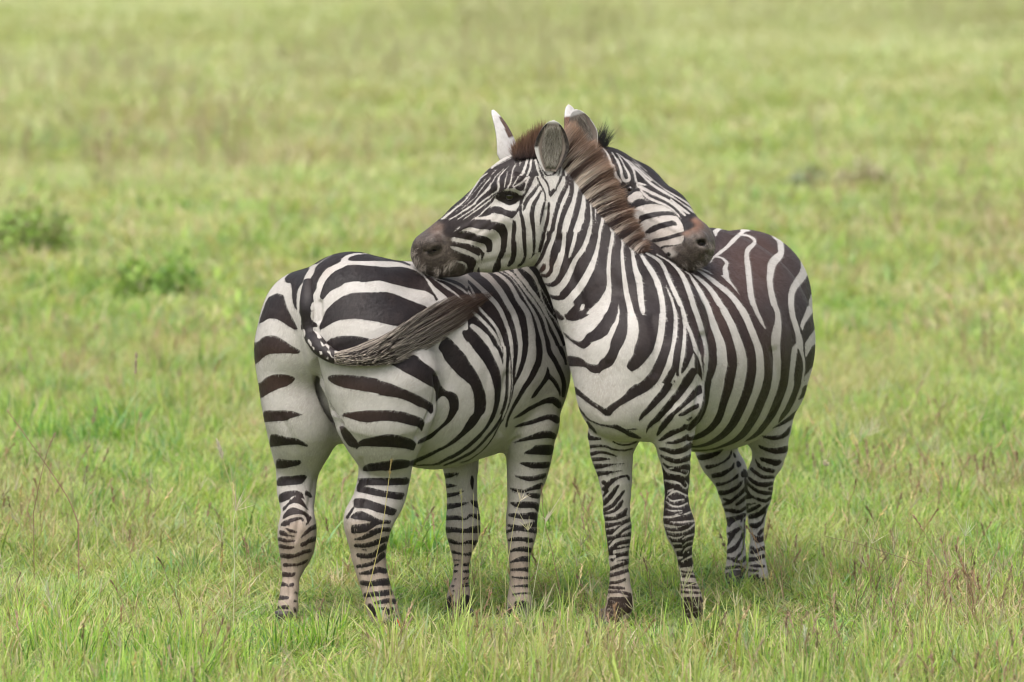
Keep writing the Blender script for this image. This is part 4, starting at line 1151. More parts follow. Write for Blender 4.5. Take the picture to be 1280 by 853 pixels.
w 865,188,12 930,205,22 1020,200,22 1090,170,22 1145,125,24
w 875,238,14 940,260,22 1000,255,20 1035,235,8
w 1020,280,10 1060,250,22 1145,222,24
w 925,315,26 1015,315,16
w 1020,345,10 1070,305,20 1130,288,20
w 955,380,32 1020,370,18
w 1030,415,10 1060,370,22 1120,342,18
w 1080,406,18 1086,404,18
w 980,460,32 1025,455,20
w 1015,500,18 1060,470,22 1130,436,28
W 985,560 1130,545 1200,860 1000,860
k 1005,592,12 1080,605,18 1145,592,14
k 1005,640,28 1145,645,28
k 1015,705,26 1150,720,18
k 1015,750,25 1185,760,22
k 1015,800,25 1200,810,22
@735 710 8 | 720,746,885,800
k 225,205,28 340,195,28 440,215,28
K 210,290 420,250 455,330 440,440 350,470 300,560 200,570 175,440 195,360
w 220,275,10 320,280,8 430,290,7
w 210,325,8 330,345,8 400,385,6
w 205,375,10 280,390,8 340,400,6
w 195,410,16 280,425,12 330,450,8
w 220,460,12 320,500,12
k 935,205,24 1080,220,20
k 935,245,20 1100,250,20
K 935,290 1110,260 1155,330 1155,390 1130,500 980,500 935,400
w 940,275,10 1050,270,10 1110,290,7
w 950,340,10 1030,345,8 1145,372,7
w 960,430,12 1050,390,10 1150,380,8
w 970,460,10 1120,430,10
@505 190 8.533 | 500,130,614,275 K
K 200,853 330,770 560,580 700,440 800,290 880,210 1050,120 1050,700 900,853 700,960 300,960
w 1000,240,14 940,310,20 920,370,34 860,430,25 790,500,23 740,560,21 650,620,19 560,680,17 490,720,17 420,770,20
w 930,270,16 860,350,12 800,430,11 760,490,10 700,540,9 640,590,8 560,630,7
w 870,290,9 800,370,7 740,440,7 690,510,7 630,570,7
w 890,228,14 820,280,18 755,372,18 695,462,15 635,537,18 555,598,20 475,665,26 395,730,26 335,780,20
w 1015,290,20 1010,380,22 970,440,20 890,490,19 810,550,19 740,610,17 670,655,15 580,715,14 480,775,14
w 1000,465,15 940,500,18 870,550,18 790,610,18 720,660,16 620,730,15 520,780,15
w 1030,545,50 960,545,40 910,580,18 860,625,16 800,680,14 700,740,12
W 700,740 760,700 860,685 950,665 1050,690 1050,745 900,738 800,733
w 640,775,12 540,845,14
@505 265 8.533 | 500,275,614,360 K
K 480,100 640,110 720,85 1050,100 1050,720 900,700 500,700 470,430
W 560,235 640,180 710,160 800,185 900,185 960,210 1024,260 1024,400 970,500 935,650 870,650 890,540 920,440 940,370 930,300 880,265 800,250 700,210 630,205
W 490,305 520,265 600,280 700,300 800,325 870,345 885,400 870,460 840,530 790,600 765,670 730,675 745,600 770,560 770,510 720,475 640,450 560,420 490,385 485,360 560,370 660,400 740,440 800,470 830,450 840,420 800,380 700,345 600,330 520,315
w 485,430,18 510,490,24 560,530,28 620,540,26 660,570,26 650,620,24 615,670,18
w 570,590,11 540,640,11 535,685,11
w 600,160,11 530,215,11
@610 220 8.533 | 614,220.5,730,290 614,290,684,316
K -4,-4 430,-4 405,60 270,130 180,140 100,185 -4,245
K 1024,0 1024,200 1000,120 960,60 950,-4
k 980,60,40 990,150,50 975,230,58 952,340,58 927,440,58 897,530,52 872,610,46 852,670,26
k 885,-10,42 890,80,46 890,170,46 860,270,56 820,360,56 790,450,47 765,560,52 750,660,58 745,740,85 720,860,115
k 845,-10,36 840,90,40 800,180,46 760,270,46 730,370,42 705,470,42 690,560,46 660,660,42 620,740,38 580,860,36
k 785,-10,26 765,50,24 735,110,20
K 670,150 730,122 740,140 690,200 665,230 660,200
k 650,290,22 645,400,26 628,500,36 602,590,36 582,680,40 560,770,36 535,850,10
k 525,20,16 560,90,14 600,170,14 610,250,16 590,330,24 570,420,26 555,520,8
k 560,-10,12 620,60,16 650,130,14 652,210,8
k 1010,600,60 980,700,60 955,800,50 930,860,46
k 870,720,40 860,790,44 850,860,40
k 565,160,16 530,230,30 490,300,40 470,380,45 470,460,45 485,560,36 490,660,32 490,760,26 485,860,18
k 475,0,50 430,110,42 400,180,26 370,230,22 350,300,26 345,380,26 365,460,36 380,560,40 385,660,40 392,760,36 395,860,32
k 535,100,24 480,180,38 430,240,36 400,290,38 380,360,22
K -4,235 100,180 190,150 75,225 60,262 40,290 -4,330
K 270,110 340,90 390,70 400,90 380,140 355,165 300,140
K 70,235 120,190 180,160 240,160 300,180 350,205 370,225 340,260 280,300 230,318 170,290 110,260
K -4,355 60,325 130,330 200,370 300,375 330,320 345,330 310,400 260,455 220,440 150,410 60,395 -4,400
K -4,490 100,490 180,520 210,590 205,680 190,800 180,860 115,860 140,740 140,660 110,600 50,565 -4,565
k 275,490,34 280,560,44 270,650,40 275,740,54 275,860,50
K -4,650 35,680 50,740 30,860 -4,860
w 90,-10,12 40,80,12 -4,120,22
w 125,-10,20 110,60,25 115,120,26 90,170,20 -4,220,16
w 200,-10,10 185,60,17 175,120,10
w 255,-10,17 240,70,19 215,120,19 190,155,12
w 330,-10,17 300,50,17 265,105,17
w 410,20,26 370,60,22 310,100,22 275,120,10
w 230,140,16 290,155,24 345,190,30
w -4,270,10 60,220,10 100,190,10
@610 130 8.533 | 614,130,730,220.5
K -30,745 150,620 300,540 430,540 530,520 560,640 640,700 740,640 860,500 980,700 980,775 -30,775
w 350,595,12 335,660,12
w 430,565,26 400,660,30 370,740,30 335,775,26
w 490,540,26 460,600,26 450,680,26 420,760,26
w 300,640,12 265,700,17 250,775,17
w 205,720,11 200,775,14
w 225,660,6 150,740,15 115,790,17
w 170,690,7 90,770,12
w 100,700,6 0,790,12
w 260,572,8 100,655,9
w 505,590,26 520,660,28 540,730,24 560,775,24
w 545,640,18 580,720,18 610,775,18
W 560,640 640,700 720,660 745,650 700,740 640,765 600,720
w 750,670,16 740,740,30 700,775,22
w 790,640,20 780,720,22 765,775,22
w 810,650,22 830,740,24 835,780,24
w 865,640,16 870,690,26 880,775,28
w 930,740,22 945,785,24
@610 310 8.533 | 600,316,700,393
K -4,-4 20,-4 10,140 -4,150
K 125,-4 185,-4 170,80 130,130 140,200 110,260 40,270 60,180 100,110 120,60
K 250,-4 305,-4 300,80 280,150 230,200 200,195 230,130 250,70
K 380,-4 410,-4 410,80 390,150 340,200 300,200 360,150 385,80
k 487,-4,22 480,60,16 470,100,6
k 612,-4,44 580,80,36 540,150,32 490,210,22
k 550,-4,12 500,60,7 440,120,4
K 680,-4 760,-4 740,100 700,180 690,260 640,320 570,310 550,280 620,280 660,230 655,130 670,60
K 840,110 890,-20 1000,-20 940,60 900,130 880,220 820,300 760,380 700,415 640,410 590,375 650,380 700,360 750,290 800,200 830,110
W 900,-30 930,-30 920,40 880,110 850,95
K 1040,60 1040,220 980,380 920,470 860,530 790,565 700,550 660,520 635,485 700,510 780,510 830,450 870,370 930,250 980,150
K 680,620 760,690 825,750 815,775 750,770 700,700
K 1040,470 1040,700 900,760 830,740 820,690 860,640 930,560 990,500
k 600,185,40 590,215,50 560,245,40
@720 200 8.533 | 730,150,840,290 K
w 150,20,50 20,140,60 -20,200,60
w 320,120,50 150,210,50 75,280,40 80,340,24 90,420,24 80,520,45 40,640,60 10,760,60
w 400,260,50 280,330,55 180,390,45 155,450,22 160,560,20 160,680,30 130,800,55 100,860,55
w 450,290,46 320,440,55 220,510,26 205,600,16 203,680,8
w 500,360,40 400,470,55 300,590,45 275,680,36 250,780,30 250,860,28
w 540,440,30 440,570,55 380,680,45 375,740,26 395,860,36
w 590,540,30 500,680,46 470,760,36 480,860,32
w 640,730,26 590,820,26
"""
TR_T = """@318 310 8
W 560,585 580,545 625,530 615,600 600,640 630,695 638,765 622,750 575,725 560,690 568,640
W 415,570 448,640 468,700 468,740 458,770 440,760 405,640
K 575,610 625,600 625,618 580,628
K 590,680 640,672 640,690 595,698
@318 410 8
W 472,12 500,8 512,60 500,98 482,72
W 590,18 612,-6 640,4 652,44 626,52 604,44
W 612,70 655,60 680,105 640,112
W 528,120 552,112 575,150 560,172 540,160
W 566,186 590,178 606,214 594,232
W 650,142 672,136 700,180 682,198
W 700,160 728,158 756,192 736,210
W 634,236 668,230 690,258 668,280
W 715,228 745,222 775,250 750,268
W 790,228 815,226 850,248 830,266
W 700,290 730,284 752,312 730,322
w 770,290,14 800,305,12
w 870,262,26 905,266,26
w 935,266,26 975,266,26
w 1010,266,30 1120,250,50
w 800,328,12 840,322,14
w 875,322,14 920,330,16
w 950,340,18 1120,350,20
"""
H_FINE = 0.0042
CR_A = [([(386, 392), (384, 410), (388, 432), (394, 462), (402, 492), (412, 514), (424, 531)], 3.4, .060), ([(400, 378), (400, 400)], 3, .012),
        ([(546, 470), (547, 492), (541, 512), (531, 532), (522, 548)], 3.5, .016), ([(560, 492), (552, 520), (536, 552)], 9, -.008),
        ([(648, 548), (636, 558), (632, 568)], 3, .010), ([(634, 470), (627, 505), (626, 540)], 5, .010), ([(660, 480), (664, 515)], 12, -.008),
        ([(452, 575), (458, 600), (450, 628), (446, 645)], 3.5, .008), ([(440, 660), (447, 690), (455, 720)], 2.2, .005), ([(462, 655), (466, 690), (470, 735)], 2.2, .004),
        ([(395, 600), (388, 625), (385, 645)], 4, .007), ([(362, 668), (362, 700), (362, 745)], 2.4, .005), ([(374, 650), (368, 675)], 3, .006),
        ([(430, 630), (434, 650)], 4, -.004), ([(575, 650), (572, 690), (574, 730)], 2.0, .004), ([(650, 645), (652, 690), (650, 740)], 2.2, .004), ([(650, 600), (648, 640)], 3, .005),
        ([(545, 352), (530, 372)], 12, -.006), ([(520, 360), (500, 372)], 14, .006), ([(430, 470), (425, 500)], 14, -.006),
        ([(600, 400), (612, 450), (604, 510)], 8, .006), ([(640, 395), (628, 430)], 7, .006), ([(350, 520), (372, 560), (385, 590)], 5, .005),
        ([(845, 330), (828, 318), (808, 306)], 2.5, .004), ([(800, 262), (822, 276), (845, 288)], 3, -.004)]
CR_B = [([(879, 420), (878, 455), (876, 490), (868, 520), (863, 552)], 4, .016), ([(848, 440), (845, 470)], 14, -.008), ([(760, 455), (752, 480), (750, 508), (757, 520)], 4, .004),
        ([(842, 505), (828, 522), (820, 545)], 5, .008), ([(735, 535), (748, 545), (770, 552), (792, 548)], 4, .004),
        ([(668, 334), (676, 312), (681, 285), (683, 262)], 3.5, .010), ([(668, 250), (672, 275), (668, 300)], 7, -.006), ([(640, 322), (620, 326), (600, 330)], 4, .004),
        ([(608, 262), (592, 278), (575, 288)], 3, -.005), ([(625, 268), (606, 286), (585, 300)], 4, .005), ([(626, 252), (634, 256), (646, 254)], 2.2, .004), ([(622, 243), (632, 236), (646, 236), (655, 246)], 2.5, -.005),
        ([(700, 300), (716, 345), (730, 385)], 6, .007), ([(740, 300), (762, 345), (790, 380)], 9, .006), ([(815, 400), (822, 430), (818, 465)], 7, .007),
        ([(773, 560), (770, 600), (770, 625)], 4, .005), ([(846, 560), (846, 600)], 4, .005), ([(775, 665), (775, 700), (775, 738)], 2.4, .005), ([(856, 682), (858, 710), (862, 738)], 2.2, .005),
        ([(840, 655), (858, 656)], 3, -.003), ([(948, 590), (944, 625), (945, 650)], 2.5, .006), ([(917, 590), (919, 625), (922, 650)], 2.5, .006), ([(945, 660), (945, 710)], 2, .004), ([(920, 660), (920, 710)], 2, .004),
        ([(905, 300), (935, 296), (960, 312)], 10, .004), ([(955, 300), (975, 330)], 10, -.006), ([(968, 440), (975, 480), (960, 520)], 6, .010), ([(895, 400), (905, 450), (895, 510)], 5, .003), ([(925, 400), (935, 450), (922, 510)], 5, .003),
        ([(866, 400), (874, 450)], 5, .003)]
MB_L = """@505 265 8.533
k 215,455,30 240,400,26 290,360,26 370,335,26 420,365,26 420,420,30 370,470,34 280,495,34 220,470,30
k 90,540,50 140,560,60 190,560,50
k 240,280,18 290,255,18 370,215,16 440,190,12
k 110,420,30 100,480,30
"""
MB_D = """@505 265 8.533
k 270,500,3 330,515,4 400,490,3
k 240,520,3 330,550,4 430,520,3
k 330,320,3 400,310,4 460,350,3
k 200,330,3 240,350,4 220,400,3
k 420,640,4 470,590,3 500,540,3
k 150,480,3 170,540,4 220,580,3
K 235,440 270,410 330,375 385,365 400,385 370,415 310,450 260,462
k 290,675,10 360,660,14 440,635,14 520,605,12 560,585,8
k 100,610,8 200,640,10 290,665,12
k 170,310,8 190,400,8 175,450,8
"""
MA_L = """@780 260 8.533
k 750,350,20 780,400,24 840,430,26 900,440,24
k 700,320,20 740,300,16
"""
MA_D = """@780 260 8.533
K 760,350 790,325 830,340 880,380 890,415 850,415 790,385
k 560,470,8 640,520,10 720,575,12 790,640,10
@720 200 8.533
K 500,248 580,245 640,290 600,318 560,340 525,345 508,300
"""
def leg_y(pairs):
    ys = [p[0] for p in pairs]; vs = [p[1] for p in pairs]
    return lambda y: float(np.interp(y, ys, vs))
def hoof(name_root, px, py, r, Y, z, lean=(0.3, -0.6), flip=1):
    """a horn capsule wider at the ground, sloping forward"""
    c = on_ground(px, py, z) if Y is None else np.array([un(px, py, Y)[0], Y, z])
    V = []; n = 20
    for (h, rr, off) in ((-0.02, 1.12, 0.0), (0.0, 1.12, 0.0), (0.02, 1.04, .12), (0.045, .93, .30), (0.058, .84, .42), (0.060, .4, .42)):
        for i in range(n):
            a = 2 * math.pi * i / n; k = 1 + 0.16 * math.cos(a)
            V.append((c[0] - lean[0] * off * .06 + r * rr * math.cos(a) * (lean[0] * .25 + 1), c[1] - lean[1] * off * .06 + r * rr * k * math.sin(a) * 1.1, z + h))
    F = [(j * n + i, j * n + (i + 1) % n, (j + 1) * n + (i + 1) % n, (j + 1) * n + i) for j in range(5) for i in range(n)]
    o = mesh_obj('hoof', np.array(V), np.array(F), M_HOOF); attach(o, name_root); return o
def eye_obj(root, hit, px, py, r, sink=0.4):
    p = hit.at(px, py, 0); n = 14; V = []; F = []
    c = p + np.array([0, 1.0, 0]) * r * sink
    for j in range(n + 1):
        th = math.pi * j / n
        for i in range(2 * n): ph = math.pi * i / n; V.append(c + r * np.array([math.sin(th) * math.cos(ph), math.sin(th) * math.sin(ph), math.cos(th)]))
    for j in range(n):
        for i in range(2 * n): F.append((j * 2 * n + i, (j + 1) * 2 * n + i, (j + 1) * 2 * n + (i + 1) % (2 * n), j * 2 * n + (i + 1) % (2 * n)))
    o = mesh_obj('eye', np.array(V), np.array(F), M_EYE); attach(o, root); return o

DARK_MUZ = (0.035, 0.026, 0.022); GREY_EAR = (0.17, 0.14, 0.12)

def finish_body(root, V, F, canvas, muz, rufous, tanb, brownb, ears, marks=(), heading=(1, 0)):
    x, y = proj(V)
    st = canvas.sample(x, y)
    tint = np.zeros((len(V), 4), np.float32); tint[:, :3] = DARK_MUZ
    m = muz(x, y, V); tint[:, 3] = m
    r_ = rufous(x, y, V)[:, None]; tint[:, :3] = tint[:, :3] * (1 - r_) + np.array((0.17, 0.075, 0.042)) * r_
    for sgn, txt, cc in marks:
        mk = np.clip((Canvas(500, 200, 910, 370).draw(parse(txt)).sample(x, y) + .8) / 1.6, 0, 1) * (V[:, 2] > 1.0)
        mk = mk[:, None] * sgn; tint[:, :3] = tint[:, :3] * (1 - mk) + np.array(cc) * mk; tint[:, 3] = np.maximum(tint[:, 3], mk[:, 0])
    tan = np.clip(tanb(x, y), 0, 1); brown = np.clip(brownb(x, y), 0, 1)
    Vs = [V]; Fs = [F]; off = len(V)
    for (ev, ef, ec) in ears:
        Vs.append(ev); Fs.append(ef + off); off += len(ev)
        tint = np.vstack([tint, ec]); st = np.append(st, np.full(len(ev), -4)); tan = np.append(tan, np.zeros(len(ev))); brown = np.append(brown, np.zeros(len(ev)))
    st = st + .25
    o = mesh_obj('body', np.vstack(Vs), np.vstack(Fs), M_COAT, None, True, tint, dict(stripe=st, tan=tan, brown=brown), cname='tint')
    attach(o, root)
    n0 = len(V); tn = tint[:n0]
    def colour(P):
        px, py = proj(P); f_ = (canvas.sample(px, py) + .25 + rng.normal(0, .35, len(P)) > 0)[:, None]
        tb = np.clip(tanb(px, py), 0, 1)[:, None] * .8; bb = np.clip(brownb(px, py), 0, 1)[:, None]
        w_ = np.array((.49, .462, .432)) * (1 - tb) + np.array((.33, .25, .195)) * tb; k_ = np.array((.015, .011, .012)) * (1 - bb) + np.array((.066, .036, .028)) * bb
        c = np.where(f_, k_, w_); m_ = muz(px, py, P)[:, None]; r2 = rufous(px, py, P)[:, None]
        mc = np.array(DARK_MUZ) * 1.1 * (1 - r2) + np.array((.17, .085, .05)) * r2
        return c * (1 - m_) + mc * m_
    hx, hy = heading
    def flow(P):
        lo_ = np.clip((.80 - P[:, 2]) / .2, 0, 1)[:, None]
        return np.array([-hx * .75, -hy * .75, -.65]) * (1 - lo_) + np.array([0, 0, -1.0]) * lo_
    short_coat(root, V, F, N_COAT, flow, colour, lambda P: muz(*proj(P), P))
    return o
N_COAT = 300000

def whiskers(root, hit, spots, n, c, ln, dirs):
    i = rng.integers(0, len(spots), n); q = np.array(spots, float)[i] + rng.normal(0, 3.0, (n, 2)); P = np.array([hit.at(a, b, -.001, .1) for a, b in q])
    d = np.array(dirs, float)[None] + rng.normal(0, .45, (n, 3)); d /= np.linalg.norm(d, axis=1)[:, None]; l_ = ln * rng.uniform(.4, 1, (n, 1))
    T = P + d * l_ + np.array([0, 0, -.35]) * l_; cc = np.tile(np.array(c, float), (n, 1)) * rng.uniform(.6, 1.2, (n, 1))
    return tag(tube_strands('whiskers', P, P + d * l_ * .55, T, cc, cc, cc, .0004, root, seg=3), kind='stuff')
def ear_hairs(name, root, ear_v, nu, nv, n, c1, c2, ln=0.03):
    """pale hairs lining the cup"""
    j = rng.integers(1, nv - 5, n); i = rng.integers(4, nu - 4, n)
    P = ear_v[j * nu + i]; ctr = ear_v[(j) * nu + nu // 2]; up = ear_v[np.minimum(j + 4, nv - 1) * nu + nu // 2] - ctr
    d = up / (np.linalg.norm(up, axis=1)[:, None] + 1e-9)
    inw = ctr - P; s = rng.uniform(0.5, 1, n)[:, None]
    T = P + d * ln * s + inw * 0.25 + rng.normal(size=(n, 3)) * 0.004 + np.array([0, -0.010, 0])
    c = np.array(c1) + (np.array(c2) - np.array(c1)) * rng.uniform(0, 1, (n, 1))
    return tube_strands(name, P + np.array([0, -0.001, 0]), (P + T) / 2 + np.array([0, -0.006, 0]), T, c * .45, c, c * 1.1, 0.0006, root, seg=3)

# ================================================================== zebra with its rump to the camera (left)
cvA = Canvas(300, 120, 910, 800).draw(parse(TR_A) + parse(TR_H))
SQA = ((0.743, -0.669, 0), 0.86)          # flattened across the body
def build_A():
    t = Part(0.05)
    t.chain([(392, 425, 64, .12), (352+34, 395, 58, .12)])
    t.chain([(440, 394, 79, .02), (520, 425, 92, .20), (590, 440, 104, .38), (625, 436, 84, .50)])
    t.chain([(505, 452, 112, .22), (545, 464, 118, .27), (590, 460, 113, .38)], SQA)
    t.chain([(632, 392, 56, .42), (648, 455, 62, .38)])
    t.chain([(651, 478, 57, .40)])
    t.chain([(429, 540, 12, .10), (440, 549, 9, .12)])                      # sheath between the thighs
    yRH = leg_y([(430, -.10), (500, -.13), (560, -.06), (600, 0.0), (650, -.12), (700, -.10), (790, -.12)])
    rh = Part(0.03).chain([(462, 432, 80, -.05), (478, 478, 70, -.09), (480, 505, 65, -.08)])
    rh.rows([(516, 417, 540), (530, 425, 532), (545, 435, 526), (561, 446, 517.5), (580, 452.5, 512), (596, 451, 510), (616, 447, 505.5), (630, 443, 499), (647, 433.5, 489.5), (657, 433, 485),
             (674, 437.6, 482), (694, 442, 479), (703, 446, 478.5), (716, 449, 480), (729, 453, 484), (745, 457.5, 488), (757, 461, 493), (770, 465, 496), (781, 471, 502)], None, yRH)
    yLH = leg_y([(430, .10), (520, .10), (560, .16), (600, .20), (650, .08), (700, .10), (780, .05)])
    lh = Part(0.03).chain([(380, 430, 60, .10)])
    lh.rows([(440, 321.5, 400), (455, 322.5, 402), (476, 326, 408), (496, 329, 413), (512, 332, 421), (527, 335, 424), (546, 338, 417), (559, 342, 409), (572, 346, 401), (597, 348, 394), (616, 349, 392),
             (630, 353, 389.5), (647, 354, 390), (660, 351, 392.5), (673, 350, 392), (687, 352, 389), (697, 354, 384), (708, 356, 377), (718, 356, 372.5), (737, 353, 371), (756, 349.5, 370.5), (774, 348, 371)], None, yLH)
    yRF = leg_y([(480, .36), (560, .37), (650, .36), (770, .32)])
    rf = Part(0.02).chain([(660, 500, 44, .36), (661, 530, 37, .34), (661, 553, 31, .35)])
    rf.rows([(560, 631, 691), (572, 634.5, 688), (585, 635.6, 684), (597, 635.6, 680.5), (612, 635.6, 675), (629, 636, 673), (647, 634, 670.5), (665, 634, 669.5), (679, 636.5, 665.5), (691, 637.5, 661.5), (704, 638, 660.5),
             (722, 638.5, 660.5), (738, 637.5, 660.5), (752, 635, 664), (763, 637, 664), (771, 641, 664)], None, yRF)
    yLF = leg_y([(520, .50), (560, .46), (780, .38)])
    lf = Part(0.02).rows([(530, 556, 602), (555, 554, 600), (584, 555, 596.5), (607, 559, 595), (625, 560.5, 595), (641, 560, 597), (652, 559.5, 598.5), (664, 559, 598.5), (673, 561.5, 595.5), (685, 565, 589.5), (697, 567.5, 586.5),
             (716, 568, 585), (730, 566, 584), (742, 561, 586.5), (756, 558.5, 588), (768, 564, 588), (778, 572, 590)], None, yLF)
    nk = Part(0.05).chain([(650, 410, 68, .45), (690, 330, 58, .44), (722, 262, 50, .38), (748, 222, 38, .34)])
    SH = ((0, 1, 0), 0.78)
    hd = Part(0.03).chain([(766, 226, 36, .34), (785, 246, 40, .31)], SH)
    hd.chain([(790, 245, 41, .31), (826, 273, 36, .18), (858, 301, 30, .09)], SH)
    hd.chain([(862, 309, 31.5, .07), (858, 312, 29, .07)])
    hd.chain([(784, 270, 40, .30), (826, 286, 32, .17), (848, 306, 29, .09)], SH)
    hd.chain([(775, 216, 12, .25), (792, 226, 10, .225)])                   # brow
    hd.chain([(876, 298, 7, .0), (880, 310, 6, .0)])                        # rim of the nostril
    carve = [(un(877, 304, .07 - 29 * mpp(0.07)), .014, 1.3), (un(790, 237, .175), .012, 1.0)]
    def f(P, c, rad):
        T = t.ev(P, c, rad)
        d = smin(smin(T, rh.ev(P, c, rad), .05), smin(T, lh.ev(P, c, rad), .05), .004)
        d = smin(d, rf.ev(P, c, rad), .025); d = smin(d, lf.ev(P, c, rad), .02)
        d = smin(d, smin(nk.ev(P, c, rad), hd.ev(P, c, rad), .04), .05)
        for q, r, s in carve:
            if np.linalg.norm(q - c) < rad + 0.1: d = smax(d, r - np.linalg.norm((P - q.astype(np.float32)) * np.array([1, 1, s], np.float32), axis=1), .008)
        return d
    lo = (-1.05, -.55, -.12); hi = (.85, 1.05, 1.85)
    V, F = skin(f, lo, hi, H_FINE)
    V = sculpt(V, F, CR_A)
    root = empty('zebra', (-0.25, .15, 0))
    tag(root, 'zebra at left, rump to the camera and tail swung across its thigh', 'zebra', 'zebras leaning on each other in the meadow')
    # ear: only the near one shows, grey inside with a white tip and white outer rim
    Yp = .32
    def ec(u, t, side):
        if t > .90: return (.52, .50, .49, 1)
        if side == 1: return ((.52, .50, .49, 1) if t < .55 or t > .8 else (.03, .02, .02, 1))
        e = abs(u)
        if e > .90: return (.46, .44, .42, 1) if t < .75 else (.06, .045, .04, 1)
        return (*GREY_EAR, 1)
    e1 = ear(un(738, 196, Yp), un(719, 137, Yp - .02), .105, (-.22, -1, .12), .30, ec)
    e2 = ear(un(722, 190, Yp + .10), un(710, 131, Yp + .14), .085, (-.6, .7, .1), .30, lambda u, t, s: (.50, .48, .47, 1) if t > .72 or t < .45 else (.10, .05, .035, 1))
    hit = Hit(V, F)
    def muz(x, y, P):
        s = (x - 862) * .80 + (y - 306) * .55
        a = 1 / (1 + np.exp(-(s + 11 + 4 * np.sin(y * .35)) / 1.2))
        inhead = (y < 350) & (x > 820) & (P[:, 1] < .4) & (P[:, 2] > 1.2)
        under = 1 / (1 + np.exp(-((y - 322) + (868 - x) * -.15 - 3) / 1.5)) * (x > 843)
        return np.clip(np.maximum(a, under), 0, 1) * inhead
    def ruf(x, y, P): return blobs(x, y, [(867, 279, 11, 10, 1.0), (857, 291, 9, 5, .6)]) * (P[:, 2] > 1.2)
    tanb = lambda x, y: blobs(x, y, [(600, 352, 45, 20, .55), (640, 345, 30, 16, .4), (405, 335, 14, 14, .35), (370, 670, 16, 30, .8), (452, 665, 25, 18, .6), (830, 300, 36, 32, .5), (800, 250, 40, 30, .25)]) + np.clip((y - 640) / 70, 0, 1) * .85 + np.clip((y - 585) / 60, 0, 1) * .22
    brownb = lambda x, y: blobs(x, y, [(590, 365, 50, 30, .25), (345, 470, 40, 60, .5), (440, 500, 60, 40, .45), (370, 690, 20, 60, .4)])
    finish_body(root, V, F, cvA, muz, ruf, tanb, brownb, [e1, e2], [(.6, MA_L, (.10, .085, .075)), (1, MA_D, (.006, .005, .005))], (.743, .669))
    eye_obj(root, hit, 789, 237.5, .017, .9)
    for a in ((360, 783, .031, .05, -.005), (490, 791, .034, -.12, 0.0), (585, 783, .034, .38, -.045), (652, 776, .034, .32, -.028)): hoof(root, a[0], a[1], a[2], a[3], a[4], (.6, .7))
    whiskers(root, hit, [(884, 322), (872, 332), (856, 334), (888, 306)], 180, (.24, .21, .18), .025, (.5, -.6, -.4))
    # forelock behind the ear
    n = 300; px = rng.uniform(744, 757, n); py = 183 + (px - 744) * .45 + rng.normal(0, 1.5, n)
    P0 = np.array([un(a, b, .33 + rng.uniform(-.02, .03)) for a, b in zip(px, py)]); dx = rng.normal(8, 5, n); dy = rng.normal(-19, 7, n)
    P2 = P0 + np.stack([dx, rng.normal(0, 5, n), -dy], 1) * mpp(.4)
    P1 = (P0 + P2) / 2 + np.stack([-3 * np.ones(n), 0 * px, 2 * np.ones(n)], 1) * mpp(.4)
    dk = np.full((n, 3), .02) * rng.uniform(.6, 1.6, (n, 1)); tube_strands('forelock', P0, P1, P2, dk, dk, dk * 1.6, .0007, root)
    ear_hairs('ear_hair', root, e1[0], 17, 22, 520, (.20, .17, .14), (.46, .42, .37))
    return root, hit

